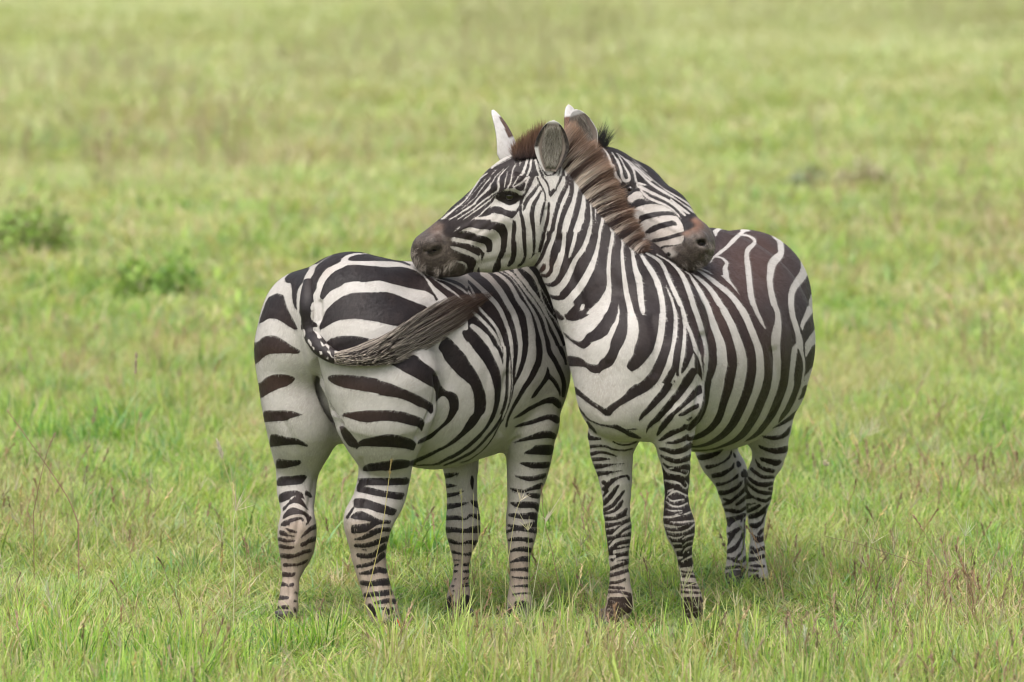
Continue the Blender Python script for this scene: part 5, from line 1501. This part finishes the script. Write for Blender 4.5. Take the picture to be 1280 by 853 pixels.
# ================================================================== zebra facing the camera (right)
cvB = Canvas(500, 130, 1040, 800).draw(parse(TR_B))
HB = np.array([-.33, -.94, 0]); PB = (0.94, -.33, 0)
def build_B():
    t = Part(0.075)
    SQB = (PB, 0.98)
    t.chain([(795, 440, 80, -.12), (802, 462, 78, -.10)])
    t.chain([(802, 450, 82, -.05), (847, 440, 109, .20), (880, 428, 129, .55), (900, 415, 111, .80), (929, 372, 85, .92)])
    t.chain([(869, 438, 118, .34), (881, 427, 130, .55)])
    t.chain([(800, 492, 60, -.15), (775, 500, 50, -.18)])
    t.chain([(826, 384, 50, .08), (885, 352, 58, .60)])
    t.chain([(925, 452, 92, .88), (936, 470, 74, .90)])
    sh = Part(0.03).chain([(835, 395, 48, -.10), (838, 450, 44, -.20), (845, 500, 34, -.20), (842, 535, 27, -.16)])
    yRF = leg_y([(520, -.02), (600, -.03), (780, .02)]); yLF = leg_y([(540, -.16), (600, -.10), (650, -.11), (780, 0.0)])
    rf = Part(0.02).chain([(772, 512, 44, -.08), (768, 540, 32, -.05)])
    rf.rows([(550, 735, 797), (565, 739, 790), (581, 745, 789), (602, 751, 788.5), (620, 754.4, 787), (640, 755.6, 786), (659, 758, 787.8), (671, 760, 787), (684, 761.5, 785), (700, 762.5, 784.4), (721, 763.5, 785.6), (737, 762.5, 787.5),
             (747, 761, 789.5), (758, 760, 789.5), (768, 756, 784), (778, 753, 777)], None, yRF)
    lf = Part(0.02).rows([(535, 822, 862), (550, 820, 862), (565, 823.5, 862.5), (584, 829, 861.5), (602, 831, 860.3), (621, 832.5, 858.3), (632, 832, 859.5), (646, 830.6, 863.5), (657, 832, 867), (669, 835.3, 866.3), (681, 842, 863.7), (694, 847, 863.7),
             (707, 849.6, 865), (725, 852, 868), (737, 852.6, 872), (747, 853, 876), (757, 853.5, 877.5), (768, 856, 875.5), (777, 857.5, 874)], None, yLF)
    yLH = leg_y([(540, .88), (600, .92), (640, 1.0), (735, .95)]); yRH = leg_y([(540, 1.10), (600, 1.12), (640, 1.16), (730, 1.05)])
    lh = Part(0.02).chain([(945, 500, 52, .90), (956, 530, 34, .88)])
    lh.rows([(545, 937, 985), (560, 941, 983.5), (577, 941.5, 977.3), (591, 936.5, 967.5), (600, 934, 965.3), (612, 932, 964.5), (624, 932.5, 962), (638, 934, 957.5), (652, 937, 954.8), (687, 938, 954.7), (698, 937.5, 954.7), (710, 936.5, 957), (724, 936.5, 960.5), (733, 938, 962)], None, yLH)
    rh = Part(0.02).chain([(905, 500, 45, 1.05), (895, 540, 34, 1.10)])
    rh.rows([(563, 869, 917), (576, 877, 924), (588, 887.5, 932), (599, 894.3, 934.3), (613, 899, 933.5), (628, 904, 933), (643, 908.3, 932), (665, 909.5, 931), (687, 910, 930.7), (700, 910, 931), (712, 908.5, 932.3), (722, 906.5, 933), (730, 906.5, 933)], None, yRH)
    SN = ((0.25, 1, 0), 0.66)
    nk = Part(0.03).chain([(698, 246, 46, .03), (715, 290, 57, .02), (742, 335, 61, -.02), (766, 377, 71, -.06), (788, 415, 76, -.08)], SN)
    nk.chain([(778, 300, 14, .02), (800, 330, 30, .03), (820, 360, 40, .05)])
    SH = ((0, 1, 0), 0.70)
    hd = Part(0.03).chain([(684, 228, 40, .04), (652, 239, 43, .05), (636, 250, 43, .05)], SH)
    hd.chain([(640, 254, 42, .05), (603, 288, 44, .06), (566, 305, 35, .07)], SH)
    hd.chain([(539, 316, 26, .07), (547, 319, 24, .07)], ((0, 1, 0), .95))
    hd.chain([(545, 322, 21, .07), (570, 326, 19, .07)], ((0, 1, 0), .8))
    hd.chain([(655, 277, 50, .04), (640, 290, 43, .05), (612, 303, 36, .06)], SH)
    hd.chain([(661, 270, 36, .01), (650, 288, 32, .015)], ((0, 1, 0), .8))          # cheek
    hd.chain([(626, 234, 9, -.035), (640, 231, 11, -.045), (652, 238, 8, -.03)])      # brow
    hd.chain([(600, 292, 10, -.025), (630, 272, 12, -.04)])                           # facial crest
    hd.chain([(528, 306, 10, .03), (541, 304, 9, .0)])
    carve = [(un(542, 311, .07 - 25 * mpp(0) - .000), .012, 1.5), (un(533, 314, .0), .006, 1.2), (un(637, 246, -.078), .013, 1.3)]
    mouth = [(un(525, 334, -.0), un(560, 341, -.0), .0022), (un(560, 341, 0.0), un(580, 336, 0.0), .002)]
    def f(P, c, rad):
        d = smin(t.ev(P, c, rad), sh.ev(P, c, rad), .018)
        d = smin(d, rf.ev(P, c, rad), .03); d = smin(d, lf.ev(P, c, rad), .025)
        d = smin(d, smin(lh.ev(P, c, rad), rh.ev(P, c, rad), .0), .035)
        d = smin(d, smin(nk.ev(P, c, rad), hd.ev(P, c, rad), .03), .05)
        for q, r, s in carve:
            if np.linalg.norm(q - c) < rad + 0.1: d = smax(d, r - np.linalg.norm((P - q.astype(np.float32)) * np.array([1, 1, s], np.float32), axis=1), .008)
        return d
    V, F = skin(f, (-.50, -.62, -.10), (1.18, 1.50, 1.85), H_FINE)
    V = sculpt(V, F, CR_B)
    root = empty('zebra', (.62, .35, 0))
    tag(root, 'zebra at right, chest to the camera, resting its muzzle on the other one', 'zebra', 'zebras leaning on each other in the meadow')
    def ec(u, t, side):
        e = abs(u)
        if t > .93 and side == 0: return (.46, .44, .42, 1)
        if side == 1: return (.50, .48, .46, 1) if t < .55 or t > .85 else (.03, .02, .02, 1)
        if e > .74: return (.010, .008, .008, 1) if (u > 0 or t > .45) else (.50, .48, .46, 1)
        if e < .10 and t < .55: return (.03, .024, .02, 1)
        return (*GREY_EAR, 1)
    def ec2(u, t, side):
        if side == 0: return (.34, .31, .28, 1) if abs(u) < .75 else (.5, .47, .44, 1)
        if t > .82: return (.56, .54, .53, 1)
        if t > .42 and u < .1 - (t - .42) * .6: return (.07, .035, .026, 1)
        return (.48, .46, .45, 1)
    e1 = ear(un(688, 214, -.045), un(692, 150.5, -.075), .122, (.02, -1, .10), .26, ec)
    e2 = ear(un(645, 200, .10), un(615, 138, .12), .125, (-.75, .55, .1), .42, ec2, tri=True)
    hit = Hit(V, F)
    def muz(x, y, P):
        s = (562 - x) * .80 + (y - 300) * .42 + 2.5 * np.sin(y * .3 + x * .1)
        a = 1 / (1 + np.exp(-(s) / 1.3))
        return a * (x < 592) * (P[:, 2] > 1.1)
    def ruf(x, y, P): return blobs(x, y, [(548, 286, 12, 8, .25)]) * (P[:, 2] > 1.1)
    tanb = lambda x, y: np.clip((y - 680) / 60, 0, 1) * .62 + np.clip((y - 560) / 90, 0, 1) * .25 * (x < 890) + blobs(x, y, [(690, 330, 8, 8, .5), (960, 430, 40, 70, .25), (640, 225, 30, 14, .25), (600, 290, 45, 35, .22), (760, 520, 40, 40, .12)])
    brownb = lambda x, y: 0.07 + blobs(x, y, [(940, 335, 55, 55, .85), (900, 395, 34, 60, .5), (960, 420, 34, 60, .4), (680, 336, 9, 10, .8)]) + np.clip((y - 700) / 60, 0, 1) * .3
    finish_body(root, V, F, cvB, muz, ruf, tanb, brownb, [e1, e2], [(.55, MB_L, (.095, .075, .064)), (1, MB_D, (.006, .005, .005))], (-.33, -.94))
    eye_obj(root, hit, 637.5, 245.5, .018, .75)
    for a in ((757, 783, .034, .02, 0.0), (866, 783, .034, 0.0, 0.0), (919, 733, .034, 1.02, 0.0), (949, 735, .034, .94, 0.0)): hoof(root, a[0], a[1], a[2], a[3], a[4], (-.3, -1))
    ear_hairs('ear_hair', root, e1[0], 17, 22, 1500, (.20, .17, .15), (.60, .56, .50))
    whiskers(root, hit, [(522, 326), (530, 335), (548, 338), (560, 334), (518, 316), (566, 328)], 260, (.30, .26, .22), .028, (-.5, -.6, -.4))
    # --- mane: upright hair along the crest, stripes running out into it, rusty towards the tips
    Rl = catmull(np.array([(694, 196), (706, 206), (716, 218), (727, 233), (737, 248), (749, 263), (762, 280), (777, 296), (792, 310), (803, 318)], float), 8)
    Tl = catmull(np.array([(712, 152), (735, 172), (753, 188), (765, 208), (773, 228), (783, 250), (792, 267), (799, 283), (807, 299), (812, 312)], float), 8)
    n = 17000; s = rng.uniform(0, 1, n) ** 1.05; q = s * (len(Rl) - 1); i = np.minimum(q.astype(int), len(Rl) - 2); fr = (q - i)[:, None]
    Rp = Rl[i] * (1 - fr) + Rl[i + 1] * fr; Tp = Tl[i] * (1 - fr) + Tl[i + 1] * fr
    lay = rng.uniform(-1, 1, n)                                  # across the thickness of the mane
    near = lay < 0
    # near layers start lower on the visible side of the neck, far ones behind the ridge
    Rp = Rp + (Tp - Rp) * np.where(lay > 0, lay * .30, 0)[:, None] + rng.normal(0, 1.0, (n, 2)) + np.array([-7, 5]) * np.clip(-lay, 0, 1)[:, None] * .8
    Lf = (rng.uniform(.62, 1.04, n) + .05 * np.sin(s * 90) + .04 * np.sin(s * 41))[:, None]
    Tq = Rp + (Tp - Rp) * Lf + rng.normal(0, 2.4, (n, 2)) + 2.0 * np.sin(s * 63)[:, None] * np.array([.6, .8])
    P0 = []; P2 = []
    for k in range(n):
        a = hit.at(Rp[k, 0], Rp[k, 1], 0.0, .03)
        yd = a[1] if a[1] < .3 else .03
        if lay[k] > 0: yd = .02 + lay[k] * .03
        P0.append(un(Rp[k, 0], Rp[k, 1], yd + .004)); P2.append(un(Tq[k, 0], Tq[k, 1], .5 * yd + .5 * (.02 + lay[k] * .028) + rng.normal(0, .004)))
    P0 = np.array(P0); P2 = np.array(P2); P1 = (P0 + P2) / 2 + np.array([-.006, -.012, .010]) * np.clip(.5 - lay, 0, 1)[:, None]
    # bands: dark and pale alternate along the crest
    edges = np.array([0, .035, .075, .13, .175, .25, .30, .39, .425, .47, .505, .585, .625, .70, .735, .80, .84, .91, .95, 1.01])
    Rb = Rl[i] * (1 - fr) + Rl[i + 1] * fr + np.array([-5, 4]); bi = (cvB.sample(Rb[:, 0] + rng.normal(0, 1.3, n), Rb[:, 1] + rng.normal(0, 1.3, n)) > 0).astype(int)
    dark = np.array([.020, .012, .011]); pale = np.array([.52, .44, .37]); rust = np.array([.24, .135, .085]); dkr = np.array([.105, .060, .042])
    v = rng.uniform(.65, 1.3, (n, 1))
    C0 = np.where((bi == 1)[:, None], dark, pale) * v; C1 = np.where((bi == 1)[:, None], dark * 1.5, pale * .85) * v
    mixr = rng.uniform(.5, 1, (n, 1)); C2 = np.where((bi == 1)[:, None], dkr * mixr + rust * (1 - mixr), rust * mixr * 1.5 + pale * (1 - mixr) * .6) * v
    C1 = np.where(rng.uniform(0, 1, (n, 1)) < .35, .5 * C1 + .5 * C2, C1)
    tube_strands('mane', P0, P1, P2, C0, C1, C2, rng.uniform(.00045, .0009, n), root, seg=4, tipw=.2)
    # --- forelock between the ears
    n = 4200; px = rng.uniform(643, 678, n); u = (px - 643) / 35; py = 199 - u * 4 + rng.normal(0, 1.2, n)
    P0 = np.array([un(a, b, .035 + rng.uniform(-.045, .03)) for a, b in zip(px, py)])
    tx = px + rng.normal(2, 4.5, n) + u * 5 - 3; ty = py - (17 + 26 * u ** .8) * rng.uniform(.45, 1.12, n)
    P2 = np.array([un(a, b, .03 + rng.uniform(-.03, .03)) for a, b in zip(tx, ty)]); P1 = (P0 + P2) / 2 + rng.normal(0, .003, (n, 3))
    v = rng.uniform(.6, 1.3, (n, 1)); C0 = np.tile(dark, (n, 1)) * v; C2 = np.tile(rust, (n, 1)) * v * rng.uniform(.5, 1.3, (n, 1))
    tube_strands('forelock', P0, P1, P2, C0, C0 * 2 + C2 * .3, C2, .0006, root, seg=4)
    return root, hit

rootA, hitA = build_A()
rootB, hitB = build_B()

# ------------------------------------------------------------------ tail of the left zebra, swung across its thigh
def build_tail():
    path = np.array([(386, 352, 7.0), (385, 368, 9.5), (385, 385, 11.0), (387.5, 402, 11.2), (391, 419, 11.2), (398, 432, 10.8), (409, 442, 9.5), (424, 448.5, 8.2), (442, 451, 7), (458, 450, 5)])
    path = catmull(path, 5); n = 20; C = []; Rr = []
    for x, y, r in path:
        p = hitA.at(x, y, 0.0, -.15); lift = np.interp(y, [352, 375, 400, 430], [-.010, .002, .016, .02])
        if x > 400: lift = .02
        C.append(un(x, y, p[1] - lift)); Rr.append(r * mpp(-.15))
    C = np.array(C)
    for _ in range(6): C[1:-1, 1] = (C[:-2, 1] + C[1:-1, 1] + C[2:, 1]) / 3
    T = np.gradient(C, axis=0); T /= np.linalg.norm(T, axis=1)[:, None]
    V = []
    for c, t_, r in zip(C, T, Rr):
        a = np.cross(t_, [0, 1, 0]); a /= np.linalg.norm(a); b = np.cross(t_, a)
        for i in range(n): th = 2 * math.pi * i / n; V.append(c + r * (a * math.cos(th) + b * math.sin(th) * .8))
    V = np.array(V); m = len(C)
    F = np.array([(j * n + i, j * n + (i + 1) % n, (j + 1) * n + (i + 1) % n, (j + 1) * n + i) for j in range(m - 1) for i in range(n)])
    # refine so the spots stay crisp: catmull rings are dense enough along, n around
    cv = Canvas(360, 320, 470, 470, 4.0).draw(parse(TR_T)); x, y = proj(V)
    tint = np.zeros((len(V), 4)); z = np.zeros(len(V))
    o = mesh_obj('tail', V, F, M_COAT, None, True, tint, dict(stripe=cv.sample(x, y), tan=z + .12, brown=z), cname='tint'); attach(o, rootA)
    # tuft
    up = catmull(np.array([(418, 441), (440, 441), (460, 437), (482, 423), (503, 406), (532, 388), (558, 374), (583, 369), (608, 366)], float), 6)
    dn = catmull(np.array([(418, 455), (440, 458), (467, 458), (490, 455), (512, 446), (540, 432), (569, 413), (592, 394), (609, 377)], float), 6)
    n = 4600; L = len(up) - 1
    s0 = rng.uniform(0, 1, n) ** 1.5 * .42; ln = rng.uniform(.30, .80, n); s2 = np.minimum(s0 + ln, 1.05 - np.abs(rng.normal(0, .22, n))); s1 = (s0 + s2) / 2
    w0 = np.clip(rng.normal(.5, .26, n), 0.02, .98); w2 = np.clip(w0 + rng.normal(0, .13, n), -.04, 1.04); w1 = np.clip(w0 + rng.normal(0, .07, n), 0, 1)
    def pt(s, w_):
        q = s * L; i = np.minimum(q.astype(int), L - 1); f_ = (q - i)[:, None]
        return (up[i] * (1 - f_) + up[i + 1] * f_) * (1 - w_[:, None]) + (dn[i] * (1 - f_) + dn[i + 1] * f_) * w_[:, None]
    q0, q1, q2 = pt(s0, w0), pt(s1, w1), pt(s2, w2)
    def lift(q, h):
        o_ = []
        for (a, b), hh in zip(q, h):
            p = hitA.at(a, b, 0.0, .1); o_.append(p[1])
        return np.array(o_)
    # depth follows the flank, a little in front of it
    gx = np.linspace(410, 620, 43); cen = [float(hitA.at(x_, float(np.interp(x_, (up[:, 0] + dn[:, 0]) / 2, (up[:, 1] + dn[:, 1]) / 2)), 0.0, .1)[1]) for x_ in gx]
    cen = np.minimum.accumulate(np.array(cen)[::-1])[::-1] if False else np.array(cen)
    for _ in range(10): cen[1:-1] = (cen[:-2] + cen[1:-1] + cen[2:]) / 3
    th = rng.uniform(-1, 1, n)
    def P3(q, sw):
        Y = np.interp(q[:, 0], gx, cen) - .045 - .014 * np.sqrt(np.clip(1 - (2 * sw - 1) ** 2, 0, 1)) * th
        return np.array([un(a, b, y_) for (a, b), y_ in zip(q, Y)])
    P0, P1, P2 = P3(q0, w0), P3(q1, w1), P3(q2, w2)
    v = rng.uniform(.5, 1.35, (n, 1)); pale = np.array([.44, .38, .32]); dark = np.array([.028, .021, .019]); rust = np.array([.10, .060, .046])
    cl = (w0 * 34 + s0 * 5).astype(int); cv_ = np.random.default_rng(3).normal(0, .45, 60)[np.clip(cl, 0, 59)]; pr = np.clip(cv_ + .78 - s1 * .75 + rng.normal(0, .10, n) - (w0 - .5) * .25, 0, 1)[:, None]
    isp = rng.uniform(0, 1, (n, 1)) < pr
    C0 = np.where(isp, pale, dark) * v; C1 = np.where(isp, pale * .9, dark) * v
    rr = np.clip((s2 - .68) / .25, 0, 1)[:, None]; C2 = C1 * (1 - rr) + rust * v * rr
    o = tube_strands('tail_tuft', P0, P1, P2, C0, C1, C2, rng.uniform(.0005, .0010, n), rootA, seg=5, tipw=.3)
build_tail()

# ------------------------------------------------------------------ single plants and a stone that stand out
def leaves(n, rad, h, size, cols_, gg, flat=.5):
    V = []; F = []; C = []
    for k in range(n):
        a = gg.uniform(0, 6.28); r = rad * gg.uniform(0, 1) ** .6; z = h * gg.uniform(.08, 1) * (1 - .45 * (r / rad) ** 2)
        z *= .8 + .35 * math.sin(a * 3 + rad * 50)
        p = np.array([r * math.cos(a), r * math.sin(a), z]); d = gg.normal(0, 1, 3); d[2] = abs(d[2]) * flat + .2; d /= np.linalg.norm(d); s = size * gg.uniform(.6, 1.3)
        u = np.cross(d, [0, 0, 1.0]); u /= np.linalg.norm(u) + 1e-6; nn = np.cross(u, d)
        o = len(V); w_ = .32
        V += [p, p + d * s * .4 + u * s * w_ - nn * s * .06, p + d * s, p + d * s * .4 - u * s * w_ - nn * s * .06, p + d * s * .45]
        F += [(o, o + 1, o + 4), (o + 1, o + 2, o + 4), (o + 2, o + 3, o + 4), (o + 3, o, o + 4)]
        c = np.array(cols_[gg.integers(len(cols_))]) * gg.uniform(.7, 1.3); C += [c] * 5
    return np.array(V), np.array(F), np.array(C)
def place(o, px, py, extra=0.0):
    p = on_ground(px, py)
    for _ in range(4): p = on_ground(px, py, float(gz(p[0], p[1])))
    o.location = (p[0], p[1], float(gz(p[0], p[1])) + extra); return p
def shrub(name, label, cat, px, py, wpx, hpx, n, size, cols_, seed, group=None):
    gg = np.random.default_rng(seed); p = on_ground(px, py); m = (p[1] + 20) / FPX
    o = empty(name, (0, 0, 0)); place(o, px, py); tag(o, label, cat, group)
    V, F, C = leaves(n, wpx * m / 2, hpx * m, size, cols_, gg, 1.1); f = mesh_obj('foliage', V, F, M_LEAF, None, False, C); f.parent = o
    L = []
    for _ in range(12):
        a = gg.uniform(0, 6.28); e = np.array([math.cos(a) * wpx * m * .38, math.sin(a) * wpx * m * .38, hpx * m * gg.uniform(.5, .85)]); L.append(thin_tube([(0, 0, -.02), e * [.35, .35, .5], e], [.004, .003, .0015], (.16, .11, .07)))
    V, F, C = merge(L); s = mesh_obj('stem', V, F, M_GRASS, None, True, C); s.parent = o
    return o
DG = [(.20, .38, .06), (.26, .46, .07), (.38, .56, .10), (.13, .25, .05), (.30, .48, .08)]
shrub('shrub', 'dark green leafy bush at the left edge, far behind the zebras', 'bush', 44, 328, 104, 80, 1500, .05, DG + [(.20, .13, .11)], 1)
shrub('weed', 'leafy green weed left of the zebras, left of a pair', 'weed', 168, 378, 60, 52, 420, .045, [(.20, .36, .05), (.14, .27, .04), (.27, .42, .08)], 2, 'leafy weeds behind the left zebra')
shrub('weed', 'leafy green weed left of the zebras, right of a pair', 'weed', 218, 374, 66, 55, 460, .045, [(.18, .34, .06), (.12, .24, .05), (.25, .40, .08)], 3, 'leafy weeds behind the left zebra')
shrub('weed', 'small dark green weed far off above the left bush and weeds', 'weed', 230, 272, 26, 20, 160, .035, DG, 4)
shrub('shrub', 'small grey green bush far behind at right, left of two', 'bush', 1006, 241, 56, 32, 520, .045, [(.18, .24, .15), (.12, .17, .11)], 5, 'grey green bushes far behind on the right')
shrub('shrub', 'small grey green bush far behind at right, right of two', 'bush', 1080, 242, 72, 40, 700, .045, [(.18, .24, .15), (.11, .16, .11), (.24, .26, .17)], 6, 'grey green bushes far behind on the right')
shrub('weed', 'bright yellow green mound of plants near the upper right corner', 'weed', 1250, 62, 90, 28, 500, .09, [(.30, .40, .06), (.24, .34, .05)], 7)
# stone
def stone():
    gg = np.random.default_rng(5); V = []; F = []; n = 14
    for j in range(9):
        th = math.pi * .5 * j / 8
        for i in range(n):
            a = 2 * math.pi * i / n; r = .05 * (1 + .15 * math.sin(2 * a + 1) + .08 * gg.normal()); V.append((r * math.cos(a) * math.cos(th) * 1.25, r * math.sin(a) * math.cos(th), .055 * math.sin(th) + (-.02 if j == 0 else 0)))
    for j in range(8):
        for i in range(n): F.append((j * n + i, j * n + (i + 1) % n, (j + 1) * n + (i + 1) % n, (j + 1) * n + i))
    o = mesh_obj('stone', np.array(V), np.array(F), plain_mat('pink_stone', (.30, .17, .14), .9, .2, 60)); place(o, 9, 426, .02)
    o.scale = (.8, .8, .95); tag(o, 'pinkish stone in the grass at the left edge', 'stone')
stone()
# lush dark tuft between the left zebra's legs
def tuft(px, py, sc, mix, n, h, label, seed, width=.007):
    gg = np.random.default_rng(seed); V, F, C = blades(n, .10 * sc, h, .55, width, mix, gg, seg=5); o = mesh_obj('leafy_tuft', V, F, M_GRASS, None, True, C); place(o, px, py); tag(o, label, 'tuft')
tuft(518, 700, 1.35, G3, 150, .20, "lush blue green grass tuft between the left zebra's hind and front legs", 31)
tuft(6, 590, 1.3, dict(deep=3, mid=3, lime=1), 140, .20, 'dense deep green grass tuft at the left edge', 32)
tuft(210, 520, 1.2, dict(deep=3, mid=3, blue=2), 110, .16, 'deep green grass tuft just left of the left zebra', 33)

def stem(label, pts, Yd, colr, head=None, r=.0012, hc='pale', hs=1.0, seed=0, lean_in=True, group=None):
    """a single stalk traced from foot to tip; stands at depth Yd"""
    gg = np.random.default_rng(seed + 100); pts = np.array(pts, float); m = len(pts)
    pp = catmull(np.column_stack([pts, np.zeros(m)]), 4)[:, :2] if m > 2 else pts
    P = np.array([un(a, b, Yd) for a, b in pp]); P[:, 1] += np.linspace(0, .03, len(P)); z0 = float(gz(P[0, 0], Yd)); 
    if P[0, 2] > z0: P = np.vstack([[P[0, 0], P[0, 1], z0 - .01], P])
    rr = np.linspace(r, r * .55, len(P)); c = np.array(PAL[colr]) if isinstance(colr, str) else np.array(colr)
    base = P[0].copy(); V, F, C = thin_tube(P - base, rr, c, 4); C = C * gg.uniform(.85, 1.15, (len(C), 1))
    o = mesh_obj('seed_stalk', V, F, M_GRASS, None, True, C); o.location = base; tag(o, label, 'stalk', group)
    tip = P[-1] - base; ax = P[-1] - P[-2]; ax /= np.linalg.norm(ax); L = []; hcv = np.array(PAL[hc]) if isinstance(hc, str) else np.array(hc)
    if head == 'spike':
        for q in gg.uniform(0, 1, 46):
            s_ = tip - ax * .075 * hs * q; e = ax * .016 * hs + gg.normal(0, .0045 * hs, 3); L.append(thin_tube([s_, s_ + e * .5, s_ + e], [.0007, .0015 * hs, .0003], hcv * gg.uniform(.7, 1.2)))
    elif head == 'fan':
        for _ in range(8):
            e = (ax * gg.uniform(.7, 1.1) + gg.normal(0, .42, 3) * [1, .5, 1]) * .05 * hs; L.append(thin_tube([tip, tip + e * .5 + gg.normal(0, .002, 3), tip + e], [.0007, .0012, .0004], hcv * gg.uniform(.8, 1.1)))
    elif head == 'puff':
        for _ in range(90):
            e = gg.normal(0, 1, 3); e /= np.linalg.norm(e); e *= .014 * hs; L.append(thin_tube([tip, tip + e * .6, tip + e], [.0006, .0012, .0006], hcv * gg.uniform(.9, 1.1)))
    elif head == 'plume':
        for _ in range(110):
            q = gg.uniform(0, 1); s_ = tip - ax * .07 * hs * q; e = (ax * .022 + gg.normal(0, .006, 3) * (.4 + q)) * hs; L.append(thin_tube([s_, s_ + e * .5, s_ + e], [.0006, .0016, .0003], hcv * gg.uniform(.8, 1.15)))
    if L:
        V, F, C = merge(L); h_ = mesh_obj('seed_head', V, F, M_GRASS, None, True, C); h_.parent = o
W_ = (.85, .80, .74)
stem('tall thin stem with a pinkish spike, left of the left zebra', [(176, 590), (170, 555), (168, 500), (170, 446)], 2.6, 'yell', 'spike', .0016, (.55, .42, .40), 1.0, 1)
stem('stem with a round white flower head, right of the zebras', [(1036, 655), (1035, 615), (1033, 580)], 1.6, 'yell', 'puff', .0014, W_, 1.0, 2)
stem('short stalk topped by a white fluffy plume at bottom right', [(1011, 856), (1009, 822), (1007, 790)], -1.05, 'red', 'plume', .0016, W_, 1.0, 3)
stem('long red brown stalk leaning across the grass at far left', [(98, 655), (84, 622), (50, 572), (8, 514)], .9, (.36, .22, .17), None, .0028, seed=4)
stem('short red brown stalk crossing the long leaning one at far left', [(42, 640), (50, 600), (58, 568), (67, 545)], .75, (.34, .20, .15), 'spike', .0018, 'red', .7, 5)
stem('pale branched dry stem left of the left zebra', [(292, 760), (293, 710), (291, 660), (294, 640)], -.3, 'pale', 'fan', .0018, W_, 1.1, 6)
stem('yellow stalk standing in front of the left zebra\'s near hind leg', [(456, 752), (466, 715), (478, 660), (484, 615), (489, 578)], -.32, (.55, .48, .20), 'spike', .0016, (.50, .36, .17), .7, 7)
stem('pale green stalk in front of the left zebra\'s far front leg, leftmost', [(573, 776), (577, 720), (578, 660), (576, 615)], -.05, (.52, .52, .26), 'spike', .0015, 'straw', .6, 8)
stem('pale green stalk in front of the left zebra\'s far front leg, middle', [(586, 775), (589, 720), (591, 660), (592, 618)], -.12, (.50, .50, .25), None, .0014, seed=9)
stem('pale green stalk just right of the left zebra\'s far front leg', [(601, 770), (600, 720), (598, 680), (597, 640)], -.10, (.52, .50, .28), None, .0014, seed=10)
stem('stalk with a whisk of pale bristles before the left zebra\'s near front leg', [(632, 722), (638, 684), (644, 645), (650, 628)], -.02, (.56, .52, .30), 'fan', .0013, W_, 1.0, 11)
stem('yellow stalk rising from the left zebra\'s near front hoof', [(662, 774), (661, 740), (661, 700), (660, 665)], -.10, (.55, .52, .26), 'fan', .0014, 'pale', .9, 12)
stem('tall brown stalk between the two zebras', [(700, 740), (690, 690), (680, 650), (677, 612)], -.1, (.30, .20, .14), 'spike', .0016, 'red', .7, 13)
stem('pale stem with spread bristles between the two zebras', [(664, 760), (670, 720), (678, 680), (682, 655)], -.25, 'pale', 'fan', .0014, W_, 1.2, 14)
stem('red blade lying by the left zebra\'s near hind hoof', [(513, 803), (503, 789), (494, 772)], -.35, (.75, .10, .06), None, .0030, seed=15)
stem('white bristle stem at the bottom left of the picture', [(80, 815), (72, 790), (66, 765)], -.8, 'pale', 'fan', .0016, W_, 1.1, 16)
stem('long dark stalk lying nearly flat at the lower right', [(1160, 708), (1110, 692), (1070, 680), (1032, 672)], .25, (.30, .22, .15), None, .0016, seed=17)
stem('pale forked stem standing at the lower right', [(1208, 730), (1206, 700), (1207, 672)], -.05, 'pale', 'fan', .0014, W_, 1.0, 18)
stem('straw stalk leaning in front of the right zebra\'s left hind leg', [(960, 745), (953, 712), (946, 685), (939, 660)], .55, (.52, .38, .24), None, .0015, seed=19)
stem('brown stalk beside the right zebra\'s near front hoof', [(884, 800), (880, 770), (879, 735), (876, 705)], -.2, (.34, .22, .15), None, .0015, seed=20)
stem('pale stalk slanting before the right zebra\'s near front hoof', [(878, 788), (866, 770), (855, 752), (846, 738)], -.12, (.60, .55, .34), None, .0013, seed=21)
stem('pair of white dry seed pods on a stalk at the left, beside a dark twig', [(296, 628), (286, 600), (272, 555)], 1.3, 'straw', 'plume', .0016, W_, .9, 22)
